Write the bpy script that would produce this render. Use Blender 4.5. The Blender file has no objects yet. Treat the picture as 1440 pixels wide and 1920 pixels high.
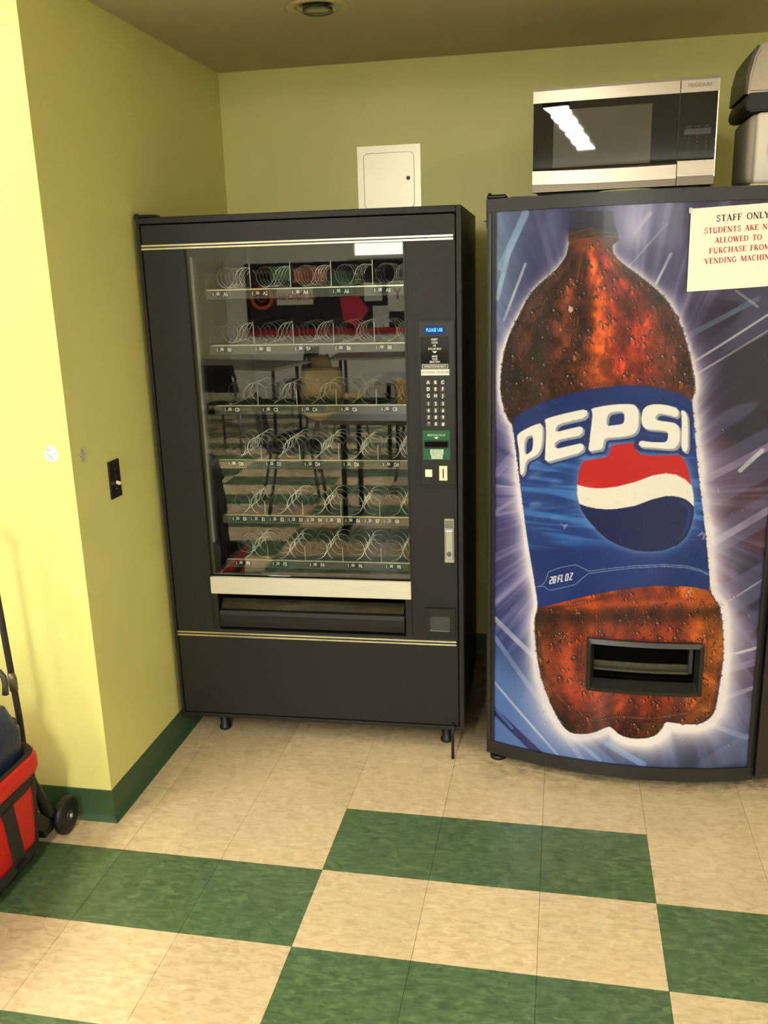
import bpy, bmesh, math, random
import numpy as np
from mathutils import Vector, Matrix
random.seed(7)
PI = math.pi
SC = bpy.context.scene
COL = SC.collection

# ---------------------------------------------------------------- camera
cam_data = bpy.data.cameras.new('camera'); cam = bpy.data.objects.new('camera', cam_data); COL.objects.link(cam)
FPX = 1687.31
cam_data.sensor_fit = 'VERTICAL'; cam_data.sensor_height = 24.0; cam_data.lens = FPX/1920*24.0
cam_data.clip_start = 0.05; cam_data.clip_end = 60
cam.matrix_world = (Matrix.Translation((0.63792, -2.43140, 1.63878)) @ Matrix.Rotation(0.198851, 4, 'Z')
                    @ Matrix.Rotation(1.309260, 4, 'X') @ Matrix.Rotation(-0.029463, 4, 'Z'))
SC.camera = cam
# ---------------------------------------------------------------- world, exposure
w = bpy.data.worlds.new('world'); SC.world = w; w.use_nodes = True
w.node_tree.nodes['Background'].inputs[0].default_value = (1, .93, .8, 1)
w.node_tree.nodes['Background'].inputs[1].default_value = 0.05
SC.view_settings.view_transform = 'Standard'; SC.view_settings.look = 'None'
SC.view_settings.exposure = 0.0; SC.view_settings.gamma = 1.0; SC.view_settings.use_curve_mapping = False
# ---------------------------------------------------------------- lamps: ceiling fluorescent fixtures (x, y, length along y, strength)
LAMP_COL = (1.0, 0.955, 0.83)
ROOM_H = 2.75
WINDOW_GLOW = 9.0
LAMPS = [(-1.75, -1.35, 1.2, 70.0), (-1.75, -3.0, 1.2, 60.0), (-0.12, -3.95, 1.2, 125.0), (-0.12, -5.25, 1.2, 125.0),
         (2.9, -2.6, 1.2, 70.0), (-1.9, -5.6, 1.2, 70.0), (2.9, -5.6, 1.2, 80.0)]

# ================================================================ helpers
def srgb(r, g, b):
    f = lambda c: (c/255/12.92) if c/255 <= .04045 else ((c/255+.055)/1.055)**2.4
    return (f(r), f(g), f(b), 1)
MATS = {}
def mat(name, col, rough=.5, metal=0.0, noise=0.0, nscale=20, bump=0.0, bscale=200, spec=.5, coat=0.0, emit=0.0, stretch=None, rvar=0.0):
    if name in MATS: return MATS[name]
    m = bpy.data.materials.new(name); m.use_nodes = True; nt = m.node_tree; b = nt.nodes['Principled BSDF']
    b.inputs['Base Color'].default_value = col; b.inputs['Roughness'].default_value = rough; b.inputs['Metallic'].default_value = metal
    b.inputs['Specular IOR Level'].default_value = spec; b.inputs['Coat Weight'].default_value = coat; b.inputs['Coat Roughness'].default_value = .05
    if emit:
        b.inputs['Emission Color'].default_value = col; b.inputs['Emission Strength'].default_value = emit
    tc = nt.nodes.new('ShaderNodeTexCoord'); src = tc.outputs['Object']
    if stretch:
        mp = nt.nodes.new('ShaderNodeMapping'); mp.inputs['Scale'].default_value = stretch; nt.links.new(src, mp.inputs[0]); src = mp.outputs[0]
    if noise or rvar:
        n = nt.nodes.new('ShaderNodeTexNoise'); n.inputs['Scale'].default_value = nscale; n.inputs['Detail'].default_value = 5
        nt.links.new(src, n.inputs['Vector'])
        if noise:
            mr = nt.nodes.new('ShaderNodeMapRange'); mr.inputs[1].default_value = .3; mr.inputs[2].default_value = .7
            mr.inputs[3].default_value = 1-noise; mr.inputs[4].default_value = 1+noise
            nt.links.new(n.outputs[0], mr.inputs[0])
            mx = nt.nodes.new('ShaderNodeMix'); mx.data_type = 'RGBA'; mx.blend_type = 'MULTIPLY'; mx.inputs[0].default_value = 1
            mx.inputs[6].default_value = col; nt.links.new(mr.outputs[0], mx.inputs[7]); nt.links.new(mx.outputs[2], b.inputs['Base Color'])
        if rvar:
            m2 = nt.nodes.new('ShaderNodeMapRange'); m2.inputs[1].default_value = .3; m2.inputs[2].default_value = .7
            m2.inputs[3].default_value = max(.02, rough-rvar); m2.inputs[4].default_value = rough+rvar
            nt.links.new(n.outputs[0], m2.inputs[0]); nt.links.new(m2.outputs[0], b.inputs['Roughness'])
    if bump:
        n = nt.nodes.new('ShaderNodeTexNoise'); n.inputs['Scale'].default_value = bscale; n.inputs['Detail'].default_value = 3
        nt.links.new(src, n.inputs['Vector']); bp = nt.nodes.new('ShaderNodeBump'); bp.inputs['Strength'].default_value = bump; bp.inputs['Distance'].default_value = .002
        nt.links.new(n.outputs[0], bp.inputs['Height']); nt.links.new(bp.outputs[0], b.inputs['Normal'])
    MATS[name] = m; return m

def link(name, me, mats, parent=None, smooth=False):
    o = bpy.data.objects.new(name, me); COL.objects.link(o)
    if mats is not None and len(me.materials) == 0:
        for m in (mats if isinstance(mats, (list, tuple)) else [mats]): me.materials.append(m)
    if parent is not None: o.parent = parent
    if smooth:
        me.polygons.foreach_set('use_smooth', [True]*len(me.polygons))
    return o
def obj(name, bm, mats, parent=None, smooth=False):
    me = bpy.data.meshes.new(name); bm.to_mesh(me); bm.free(); return link(name, me, mats, parent, smooth)
def tag(o, label, cat, group=None):
    o['label'] = label; o['category'] = cat
    if group: o['group'] = group
    return o
def thing(name, label, cat, loc=(0,0,0), rz=0, group=None):
    o = bpy.data.objects.new(name, None); o.empty_display_size = .1; COL.objects.link(o)
    o.location = loc; o.rotation_euler = (0, 0, rz); return tag(o, label, cat, group)
def struct(o): o['kind'] = 'structure'; return o
def plab(o, l): o['label'] = l; return o

def box(bm, x0, x1, y0, y1, z0, z1, bev=0.0, seg=1, mi=0):
    r = bmesh.ops.create_cube(bm, size=1.0)
    vs = r['verts']
    for v in vs: v.co = ((x0+x1)/2+v.co.x*(x1-x0), (y0+y1)/2+v.co.y*(y1-y0), (z0+z1)/2+v.co.z*(z1-z0))
    fs = list({f for v in vs for f in v.link_faces})
    for f in fs: f.material_index = mi
    if bev > 0:
        es = list({e for v in vs for e in v.link_edges})
        bmesh.ops.bevel(bm, geom=es, offset=bev, segments=seg, affect='EDGES', profile=.5)
    return bm
def B(*a, **k): return box(bmesh.new(), *a, **k)
def basis(d):
    d = Vector(d).normalized(); up = Vector((0,0,1)) if abs(d.z) < .9 else Vector((1,0,0))
    a = d.cross(up).normalized(); return a, d.cross(a).normalized()
def tube(bm, pts, r, n=8, mi=0, cap=True):
    pts = [Vector(p) for p in pts]; rings = []
    for i, p in enumerate(pts):
        d = (pts[min(i+1, len(pts)-1)]-pts[max(i-1, 0)])
        if i == 0: a, b = basis(d)
        else:
            dn = d.normalized(); a = (a-dn*a.dot(dn)).normalized(); b = dn.cross(a)
        rr = r[i] if isinstance(r, (list, tuple)) else r
        rings.append([bm.verts.new(p+a*math.cos(2*PI*k/n)*rr+b*math.sin(2*PI*k/n)*rr) for k in range(n)])
    for i in range(len(rings)-1):
        for k in range(n):
            f = bm.faces.new((rings[i][k], rings[i][(k+1)%n], rings[i+1][(k+1)%n], rings[i+1][k])); f.material_index = mi; f.smooth = True
    if cap:
        for rg in (rings[0][::-1], rings[-1]):
            f = bm.faces.new(rg); f.material_index = mi
    return bm
def cyl(bm, p, q, r, n=20, mi=0): return tube(bm, [p, q], r, n, mi)
def lathe(bm, prof, c, axis='z', n=32, mi=0):
    # prof: list of (radius, height) ; open profile
    rings = []
    for r, h in prof:
        ring = []
        for k in range(n):
            a = 2*PI*k/n; u, v = math.cos(a)*r, math.sin(a)*r
            co = {'z': (u, v, h), 'x': (h, u, v), 'y': (u, h, v)}[axis]
            ring.append(bm.verts.new((c[0]+co[0], c[1]+co[1], c[2]+co[2])))
        rings.append(ring)
    for i in range(len(rings)-1):
        for k in range(n):
            f = bm.faces.new((rings[i][k], rings[i][(k+1)%n], rings[i+1][(k+1)%n], rings[i+1][k])); f.material_index = mi; f.smooth = True
    return bm
def prism(bm, pts, y0, y1, mi=0):
    # polygon in xz extruded along y
    a = [bm.verts.new((x, y0, z)) for x, z in pts]; b = [bm.verts.new((x, y1, z)) for x, z in pts]; n = len(pts)
    fs = [bm.faces.new(a), bm.faces.new(b[::-1])]
    for i in range(n): fs.append(bm.faces.new((a[i], b[i], b[(i+1)%n], a[(i+1)%n])))
    for f in fs: f.material_index = mi
    bmesh.ops.recalc_face_normals(bm, faces=fs); return bm
def rrect(x0, x1, z0, z1, r, n=5):
    P = []
    for cx, cz, a0 in ((x1-r, z1-r, 0), (x0+r, z1-r, PI/2), (x0+r, z0+r, PI), (x1-r, z0+r, 1.5*PI)):
        for k in range(n+1):
            a = a0+PI/2*k/n; P.append((cx+r*math.cos(a), cz+r*math.sin(a)))
    return P
def ringplate(bm, outer, inner, y0, y1, mi=0):
    # matching point lists (xz): a plate with a hole
    n = len(outer); V = {}
    for nm, L in (('o', outer), ('i', inner)):
        for s, y in ((0, y0), (1, y1)): V[nm, s] = [bm.verts.new((x, y, z)) for x, z in L]
    fs = []
    for i in range(n):
        j = (i+1) % n
        fs.append(bm.faces.new((V['o',0][i], V['o',0][j], V['i',0][j], V['i',0][i])))
        fs.append(bm.faces.new((V['o',1][i], V['i',1][i], V['i',1][j], V['o',1][j])))
        fs.append(bm.faces.new((V['o',0][i], V['o',1][i], V['o',1][j], V['o',0][j])))
        fs.append(bm.faces.new((V['i',0][i], V['i',0][j], V['i',1][j], V['i',1][i])))
    for f in fs: f.material_index = mi
    bmesh.ops.recalc_face_normals(bm, faces=fs); return bm
# --- lettering: built-in face, converted to flat mesh in the xz plane, facing -y
_TX = {}
def text_bm(bm, s, x, y, z, h, sx=1.0, align='CENTER', mi=0, bold=0.0, shear=0.0, xf=None):
    key = (s, align, bold, shear)
    if key not in _TX:
        cu = bpy.data.curves.new('lettering', 'FONT'); cu.body = s; cu.size = 1; cu.align_x = align; cu.align_y = 'CENTER'
        cu.offset = bold; cu.shear = shear; cu.resolution_u = 3
        o = bpy.data.objects.new('lettering', cu); COL.objects.link(o)
        bpy.context.view_layer.update()
        me = bpy.data.meshes.new_from_object(o.evaluated_get(bpy.context.evaluated_depsgraph_get()))
        vs = [v.co.copy() for v in me.vertices]; fs = [tuple(p.vertices) for p in me.polygons]
        bpy.data.objects.remove(o); bpy.data.curves.remove(cu); bpy.data.meshes.remove(me)
        _TX[key] = (vs, fs)
    vs, fs = _TX[key]
    k = h/0.70
    nv = []
    for v in vs:
        c = Vector((x+v.x*k*sx, y, z+v.y*k))
        nv.append(bm.verts.new(xf(c) if xf else c))
    for f in fs:
        try: g = bm.faces.new([nv[i] for i in f]); g.material_index = mi
        except ValueError: pass
    return bm
# --- stroke lettering: ribbons of given width in xz
def ribbon(bm, pts, wd, y, mi=0, xf=None):
    pts = [Vector((p[0], p[1])) for p in pts]; L = []; R = []
    for i, p in enumerate(pts):
        d = (pts[min(i+1, len(pts)-1)]-pts[max(i-1, 0)])
        d = d.normalized() if d.length > 1e-9 else Vector((1, 0)); n = Vector((-d.y, d.x))
        ww = wd[i] if isinstance(wd, (list, tuple)) else wd
        for S, s in ((L, 1), (R, -1)):
            c = Vector((p.x+n.x*ww/2*s, y, p.y+n.y*ww/2*s)); S.append(bm.verts.new(xf(c) if xf else c))
    for i in range(len(pts)-1):
        f = bm.faces.new((L[i], R[i], R[i+1], L[i+1])); f.material_index = mi
    return bm
def arc(cx, cz, rx, rz, a0, a1, n=8):
    return [(cx+rx*math.cos(math.radians(a0+(a1-a0)*k/n)), cz+rz*math.sin(math.radians(a0+(a1-a0)*k/n))) for k in range(n+1)]
# serif capitals: each glyph = (advance, [(points, width)]), unit height; T = thick, t = thin
T_, t_ = .20, .085
def serif(x, z, w=.26): return ([(x-w/2, z+(.03 if z < .5 else -.03)), (x+w/2, z+(.03 if z < .5 else -.03))], .055)
GL = {
 'S': (.62, [(arc(.31,.75,.2,.22,15,270,10)+arc(.31,.27,.22,.25,90,-165,10), .12), ([(.5,.98),(.5,.7)], .05), ([(.08,.02),(.08,.3)], .05)]),
 'T': (.72, [([(.36,0),(.36,1)], T_), ([(.04,.96),(.68,.96)], t_), ([(.06,.98),(.05,.76)], .05), ([(.66,.98),(.67,.76)], .05), serif(.36,0,.34)]),
 'A': (.78, [([(.1,0),(.37,1)], t_), ([(.36,1),(.66,0)], T_), ([(.2,.33),(.55,.33)], t_), serif(.1,0), serif(.66,0,.3)]),
 'F': (.62, [([(.16,0),(.16,1)], T_), ([(.1,.96),(.58,.96)], t_), ([(.57,.99),(.58,.74)], .05), ([(.16,.52),(.45,.52)], t_), ([(.45,.64),(.45,.4)], .05), serif(.16,0,.34)]),
 'O': (.82, [(arc(.41,.5,.32,.48,0,360,20), [.07+.11*abs(math.cos(math.radians(18*k))) for k in range(21)])]),
 'N': (.84, [([(.14,0),(.14,1)], t_), ([(.12,1),(.7,0)], T_), ([(.7,0),(.7,1)], t_), serif(.14,0), serif(.7,1), serif(.1,1,.2)]),
 'L': (.62, [([(.16,0),(.16,1)], T_), ([(.1,.04),(.58,.04)], t_), ([(.57,0),(.58,.28)], .05), serif(.16,1,.32)]),
 'Y': (.74, [([(.1,1),(.37,.48)], T_), ([(.37,.48),(.64,1)], t_), ([(.37,0),(.37,.5)], T_), serif(.1,1), serif(.64,1), serif(.37,0,.32)]),
 'U': (.8, [([(.16,1),(.16,.3)]+arc(.4,.3,.24,.28,180,360,8)[1:], T_*.85), ([(.64,.3),(.64,1)], t_), serif(.16,1,.3), serif(.64,1)]),
 'D': (.8, [([(.16,0),(.16,1)], T_), ([(.16,.96),(.36,.96)]+arc(.36,.5,.34,.46,90,-90,12)+[(.16,.04)], [.07]+[.07]+[.07+.1*math.sin(PI*k/12) for k in range(13)]+[.07]), serif(.12,0,.2), serif(.12,1,.2)]),
 'E': (.64, [([(.16,0),(.16,1)], T_), ([(.1,.96),(.58,.96)], t_), ([(.1,.04),(.6,.04)], t_), ([(.16,.52),(.44,.52)], t_), ([(.57,.99),(.58,.76)], .05), ([(.59,.01),(.6,.26)], .05), ([(.44,.63),(.44,.41)], .05)]),
 'R': (.76, [([(.16,0),(.16,1)], T_), ([(.16,.96),(.36,.96)]+arc(.36,.73,.2,.23,90,-90,8)+[(.16,.5)], .09), ([(.34,.5),(.66,0)], T_), serif(.16,0,.3), serif(.66,0,.2)]),
 'P': (.68, [([(.16,0),(.16,1)], T_), ([(.16,.96),(.36,.96)]+arc(.36,.71,.22,.25,90,-90,8)+[(.16,.46)], .09), serif(.16,0,.34)]),
 'W': (1.05, [([(.1,1),(.33,0)], T_), ([(.33,0),(.54,.95)], t_), ([(.5,1),(.74,0)], T_), ([(.74,0),(.95,1)], t_), serif(.1,1), serif(.5,1), serif(.95,1)]),
 'C': (.74, [(arc(.4,.5,.3,.47,45,315,14), [.07+.1*abs(math.sin(PI*k/14)) for k in range(15)]), ([(.63,.96),(.63,.7)], .05)]),
 'H': (.86, [([(.18,0),(.18,1)], T_), ([(.68,0),(.68,1)], T_), ([(.18,.52),(.68,.52)], t_), serif(.18,0,.3), serif(.18,1,.3), serif(.68,0,.3), serif(.68,1,.3)]),
 'M': (1.0, [([(.14,0),(.14,1)], t_), ([(.14,1),(.48,.1)], T_), ([(.48,.1),(.82,1)], t_), ([(.84,1),(.84,0)], T_), serif(.14,0), serif(.84,0,.3), serif(.12,1,.2), serif(.86,1,.2)]),
 'V': (.78, [([(.1,1),(.4,0)], T_), ([(.4,0),(.68,1)], t_), serif(.1,1), serif(.68,1)]),
 'I': (.4, [([(.2,0),(.2,1)], T_), serif(.2,0,.32), serif(.2,1,.32)]),
 'G': (.82, [(arc(.4,.5,.3,.47,45,320,14), [.07+.1*abs(math.sin(PI*k/14)) for k in range(15)]), ([(.64,.04),(.64,.42)], T_*.8), ([(.52,.42),(.76,.42)], .055), ([(.63,.96),(.63,.72)], .05)]),
 ' ': (.55, [])}
def serif_text(bm, s, cx, y, z, h, sx=.95, mi=0, xf=None, align='c'):
    wtot = sum(GL[c][0]*sx+.06 for c in s)*h; x = cx-wtot/2 if align == 'c' else cx
    for c in s:
        adv, st = GL[c]
        for k, (pts, wd) in enumerate(st):
            wds = [q*h for q in wd] if isinstance(wd, list) else wd*h
            ribbon(bm, [(x+p[0]*h*sx, z+p[1]*h) for p in pts], wds, y-k*.00004, mi, xf)
        x += (adv*sx+.06)*h
    return bm
DIG = {'0': [arc(.3,.5,.22,.48,90,450,14)], '1': [[(.3,1),(.3,0)]], '2': [arc(.3,.72,.25,.26,160,-20,8)+[(.08,.03),(.6,.03)]],
 '3': [arc(.28,.75,.22,.22,150,-80,8), arc(.28,.27,.25,.27,80,-150,8)], '4': [[(.1,1),(.06,.45),(.55,.5)], [(.5,.95),(.42,0)]],
 '5': [[(.6,1),(.18,1),(.14,.58)]+arc(.28,.3,.26,.28,90,-150,9)]}
def hand_digits(bm, s, x, y, z, h, wd, mi=0, xf=None):
    for c in s:
        for pts in DIG[c]: ribbon(bm, [(x+p[0]*h, z+p[1]*h) for p in pts], wd, y, mi, xf)
        x += h*.7
    return bm
ART={"bottle":[[0.6519,1.6877],[0.6387,1.6581],[0.6086,1.6203],[0.5748,1.596],[0.5406,1.5627],[0.5001,1.4853],[0.4704,1.4205],[0.4554,1.3424],[0.4527,1.2632],[0.475,1.1937],[0.4907,1.1731],[0.4907,1.1731],[0.5023,1.118],[0.5173,0.9932],[0.5273,0.9301],[0.5478,0.796],[0.5751,0.6469],[0.5791,0.5935],[0.5683,0.5509],[0.5712,0.4826],[0.5857,0.3735],[0.6163,0.2801],[0.6564,0.2018],[0.6825,0.1743],[0.7081,0.1695],[0.7582,0.1797],[0.8069,0.2127],[0.8194,0.2093],[0.845,0.184],[0.8885,0.1764],[0.9432,0.1857],[0.9695,0.2118],[0.98,0.2438],[1.0015,0.2412],[1.0504,0.2356],[1.0869,0.2373],[1.1162,0.2564],[1.1323,0.2906],[1.1386,0.379],[1.1447,0.4858],[1.1253,0.6235],[1.1089,0.6495],[1.0926,0.6754],[1.0884,0.6945],[1.0677,0.8392],[1.0413,0.9921],[1.0278,1.0759],[1.0037,1.2509],[1.0032,1.2594],[1.0099,1.285],[1.0068,1.3191],[0.987,1.3979],[0.9677,1.4536],[0.9465,1.4979],[0.9174,1.5421],[0.8782,1.5782],[0.8393,1.6088],[0.8006,1.6369],[0.7716,1.6636],[0.7677,1.6835]],"collar":[[0.647,1.7285],[0.7108,1.7392],[0.7813,1.7219],[0.7847,1.7016],[0.7664,1.6889],[0.7342,1.6847],[0.6518,1.6931],[0.6458,1.7096]],"cap":[[0.6478,1.7875],[0.7642,1.7818],[0.7707,1.7499],[0.7814,1.7203],[0.7108,1.7376],[0.6471,1.7258]],"label":[[0.4906,1.1885],[0.5271,1.2181],[0.5807,1.2448],[0.6333,1.2645],[0.6905,1.2825],[0.7469,1.2935],[0.8137,1.3017],[0.8857,1.2984],[0.9301,1.2897],[0.9692,1.2769],[0.9948,1.2624],[1.0048,1.2508],[1.0278,1.0759],[1.0424,0.9921],[1.0689,0.8392],[1.0912,0.6786],[1.0654,0.6883],[1.0301,0.6946],[0.9427,0.696],[0.8846,0.6891],[0.8263,0.6772],[0.7675,0.6608],[0.7079,0.6405],[0.6473,0.6167],[0.6042,0.5986],[0.5791,0.5901],[0.5719,0.6465],[0.5446,0.7956],[0.5255,0.9299],[0.5173,0.9932],[0.5005,1.1178]],"P1":[[0.5061,1.1449],[0.5398,1.1676],[0.5732,1.183],[0.5807,1.1802],[0.5849,1.1678],[0.5844,1.1225],[0.5759,1.0922],[0.5613,1.0788],[0.5344,1.0648],[0.5316,1.0273],[0.5171,1.0124],[0.5148,1.0576],[0.5125,1.0946],[0.5063,1.1265]],"P1h":[[0.5303,1.1337],[0.5491,1.1454],[0.5551,1.1398],[0.5551,1.1069],[0.5499,1.0937],[0.5305,1.0793]],"E":[[0.5876,1.1941],[0.6102,1.204],[0.6619,1.2194],[0.7148,1.2324],[0.7118,1.2042],[0.6711,1.1931],[0.6346,1.1828],[0.624,1.1734],[0.6225,1.1571],[0.6631,1.1706],[0.7035,1.181],[0.7005,1.1516],[0.6637,1.1429],[0.6231,1.1315],[0.6201,1.1055],[0.6643,1.1187],[0.7071,1.1305],[0.7045,1.1008],[0.6478,1.0821],[0.5908,1.0607],[0.5928,1.1002],[0.5936,1.1547],[0.5917,1.1862]],"P2":[[0.7203,1.2316],[0.7629,1.2422],[0.8043,1.2472],[0.8353,1.2479],[0.8478,1.2438],[0.8553,1.2331],[0.8593,1.2159],[0.8596,1.1899],[0.8571,1.1703],[0.8473,1.1584],[0.8288,1.1523],[0.7955,1.1476],[0.7661,1.145],[0.7632,1.1308],[0.7605,1.112],[0.7419,1.1078],[0.7182,1.1019],[0.7214,1.1382],[0.7259,1.1871],[0.7278,1.2213]],"P2h":[[0.7707,1.2093],[0.7762,1.2198],[0.7927,1.2236],[0.8101,1.2248],[0.8161,1.2197],[0.8181,1.211],[0.8179,1.1958],[0.8128,1.1883],[0.7941,1.1853],[0.7683,1.1816]],"S":[[0.9692,1.2341],[0.9678,1.2067],[0.9415,1.2153],[0.9167,1.2205],[0.9067,1.214],[0.9051,1.2054],[0.9136,1.1998],[0.9549,1.1947],[0.9676,1.1882],[0.9744,1.1753],[0.9772,1.1471],[0.9729,1.1276],[0.9631,1.1167],[0.9425,1.1157],[0.9009,1.1197],[0.8609,1.1213],[0.8633,1.142],[0.8918,1.1371],[0.9332,1.1358],[0.9412,1.1419],[0.9426,1.1623],[0.9365,1.1688],[0.915,1.1709],[0.8839,1.1728],[0.8712,1.1805],[0.8651,1.1965],[0.8664,1.2237],[0.8728,1.2375],[0.8868,1.2453],[0.9071,1.2483],[0.9401,1.244]],"I":[[0.9733,1.2332],[0.9927,1.2228],[0.9985,1.1644],[1.001,1.1044],[0.9808,1.1114],[0.9795,1.1645],[0.9772,1.2075]],"red":[[0.7065,1.0748],[0.7428,1.0819],[0.7723,1.0888],[0.7804,1.098],[0.7838,1.1226],[0.8088,1.1286],[0.8504,1.1339],[0.8556,1.1287],[0.8576,1.1112],[0.8664,1.1003],[0.8937,1.0959],[0.9351,1.0981],[0.9786,1.0983],[0.9895,1.0882],[1.0036,1.0596],[1.0171,1.0065],[0.9971,1.0265],[0.9714,1.0397],[0.942,1.0439],[0.9047,1.0367],[0.8553,1.0154],[0.8052,1.0002],[0.7713,0.9942],[0.7456,0.992],[0.7153,0.9944],[0.6904,1.0002],[0.6933,1.0379],[0.7005,1.061]],"white":[[0.6904,1.0002],[0.7153,0.9944],[0.7456,0.992],[0.7713,0.9942],[0.8052,1.0002],[0.8553,1.0154],[0.9047,1.0367],[0.942,1.0439],[0.9714,1.0397],[0.9971,1.0265],[1.0171,1.0065],[1.0236,0.9797],[1.027,0.9437],[1.0136,0.9581],[1.0005,0.9671],[0.9833,0.9729],[0.9622,0.9763],[0.9454,0.9756],[0.9081,0.965],[0.8584,0.9432],[0.8077,0.932],[0.7778,0.9286],[0.7475,0.9301],[0.7214,0.934],[0.6976,0.9417],[0.6908,0.969]],"navy":[[0.6976,0.9417],[0.7214,0.934],[0.7475,0.9301],[0.7778,0.9286],[0.8077,0.932],[0.8584,0.9432],[0.9081,0.965],[0.9454,0.9756],[0.9622,0.9763],[0.9833,0.9729],[1.0005,0.9671],[1.0136,0.9581],[1.027,0.9437],[1.0278,0.9166],[1.0223,0.8803],[1.0092,0.8482],[0.9871,0.8249],[0.9496,0.808],[0.9072,0.8021],[0.8642,0.8041],[0.8206,0.8168],[0.7854,0.8334],[0.7541,0.8595],[0.7225,0.8946],[0.7065,0.9191]],"banner1":[[0.5745,0.6602],[0.5884,0.6647],[0.602,0.6838],[0.6097,0.7143],[0.6467,0.7332],[0.6913,0.7466],[0.7115,0.739],[0.7318,0.7298],[0.8016,0.7449],[0.8662,0.7563],[0.9519,0.7638],[1.0163,0.7602],[1.0556,0.7487],[1.0801,0.7359]],"banner2":[[0.5815,0.6632],[0.5977,0.6635],[0.614,0.6533],[0.6572,0.6686],[0.6929,0.6824],[0.7147,0.7065],[0.732,0.7226],[0.8018,0.7377],[0.8665,0.7502],[0.9521,0.7582],[1.0166,0.7546],[1.0559,0.744],[1.0803,0.7322]]}
STREAKS=[[[0.4402,0.298],[0.6556,0.0793],0.007,[190,200,225]],[[0.4397,0.4611],[0.7273,0.0853],0.014,[120,140,195]],[[0.4394,0.5269],[0.5842,0.4059],0.016,[190,190,215]],[[0.7052,0.153],[0.7845,0.0888],0.011,[110,150,205]],[[0.8091,0.1498],[0.919,0.0892],0.02,[75,125,190]],[[1.0854,0.2501],[1.2344,0.1858],0.014,[110,130,170]],[[1.0077,1.3699],[1.1952,1.4915],0.005,[200,195,215]],[[1.0142,1.3339],[1.1987,1.4477],0.004,[160,155,180]],[[0.9541,1.4243],[1.1641,1.5356],0.012,[80,95,130]],[[1.1034,1.5588],[1.1657,1.514],0.004,[140,150,170]],[[0.8887,1.5831],[0.9244,1.6619],0.006,[200,195,210]],[[0.8258,1.7202],[0.8644,1.7704],0.009,[170,170,195]],[[0.8015,1.617],[0.9092,1.7408],0.003,[140,130,160]],[[1.0392,1.0161],[1.2255,1.1173],0.02,[130,115,150]],[[1.1515,1.0507],[1.2095,1.107],0.012,[190,190,205]],[[1.0797,0.8271],[1.2409,0.927],0.02,[150,140,180]],[[1.1145,0.6258],[1.2576,0.7224],0.004,[170,160,190]],[[1.1441,0.4663],[1.2455,0.4918],0.008,[190,190,210]],[[1.1396,0.4148],[1.2491,0.4455],0.02,[110,100,140]],[[1.1111,0.3069],[1.238,0.3565],0.012,[140,135,165]],[[0.4638,1.4871],[0.5259,1.6468],0.006,[200,215,235]],[[0.4424,1.5495],[0.4785,1.6858],0.012,[170,200,230]],[[0.4549,1.6413],[0.5242,1.787],0.02,[150,185,225]],[[0.4377,1.0107],[0.4998,1.0843],0.02,[110,105,165]],[[0.4382,0.8893],[0.5177,0.9505],0.01,[120,115,170]],[[0.4443,0.2009],[0.4993,0.1465],0.01,[60,100,170]]]
RIDGES=[[[0.6798,1.6785],[0.6645,1.6299],[0.6269,1.5586],[0.6057,1.4796],[0.5957,1.3988],[0.6025,1.3463]],[[0.6911,1.6673],[0.6769,1.58],[0.6739,1.4793],[0.6749,1.3995],[0.7047,1.3854]],[[0.7355,1.6442],[0.7161,1.5626],[0.685,1.4849],[0.6751,1.4339]],[[0.7355,1.6442],[0.7601,1.5617],[0.763,1.4786],[0.7611,1.4055]],[[0.7572,1.6435],[0.7921,1.5775],[0.8377,1.5218],[0.8622,1.4552],[0.8707,1.3881]],[[0.7679,1.6486],[0.8349,1.5873],[0.8916,1.5208],[0.9229,1.4322],[0.9209,1.3652]],[[0.6635,1.6682],[0.6254,1.6254],[0.5813,1.5536],[0.5536,1.4681],[0.537,1.3862]]]
RIMLINES=[[[0.581,0.4704],[0.5953,0.3753],[0.6545,0.2872],[0.7061,0.2463],[0.7568,0.2258],[0.8425,0.2506]],[[0.8425,0.2506],[0.9341,0.2516],[1.0541,0.2771],[1.1002,0.3184]],[[1.1342,0.4462],[1.1356,0.3791],[1.1249,0.3113]],[[0.6044,0.5838],[0.7084,0.624],[0.8268,0.6642]],[[1.0682,0.6435],[1.0915,0.5525],[1.0878,0.4201]],[[0.712,0.4903],[0.7084,0.3938],[0.6978,0.3226]]]
OZ=[[0.6123,0.6728],[0.6924,0.7018],[0.6118,0.6998],[0.694,0.7286]]
# ================================================================ printed door graphic, drawn as flat print in panel coordinates (x, z in metres)
PX0, PX1, PZ0, PZ1 = .4385, 1.2420, .083, 1.796
def hsh(ix, iy, s):
    n = (ix.astype(np.int64)*374761393 + iy.astype(np.int64)*668265263 + s*982451653) & 0x7fffffff
    n = (n ^ (n >> 13))*1274126177 & 0x7fffffff
    return ((n ^ (n >> 16)) & 0xffff)/65535.0
def vn(x, y, s=0):
    ix = np.floor(x); iy = np.floor(y); fx = x-ix; fy = y-iy; fx = fx*fx*(3-2*fx); fy = fy*fy*(3-2*fy)
    a = hsh(ix, iy, s); b = hsh(ix+1, iy, s); c = hsh(ix, iy+1, s); d = hsh(ix+1, iy+1, s)
    return (a*(1-fx)+b*fx)*(1-fy)+(c*(1-fx)+d*fx)*fy
def fbm(x, y, s=0, o=4):
    v = 0; a = .5
    for k in range(o): v = v+a*vn(x*2**k, y*2**k, s+k*17); a *= .5
    return v/(1-.5**o)
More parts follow.
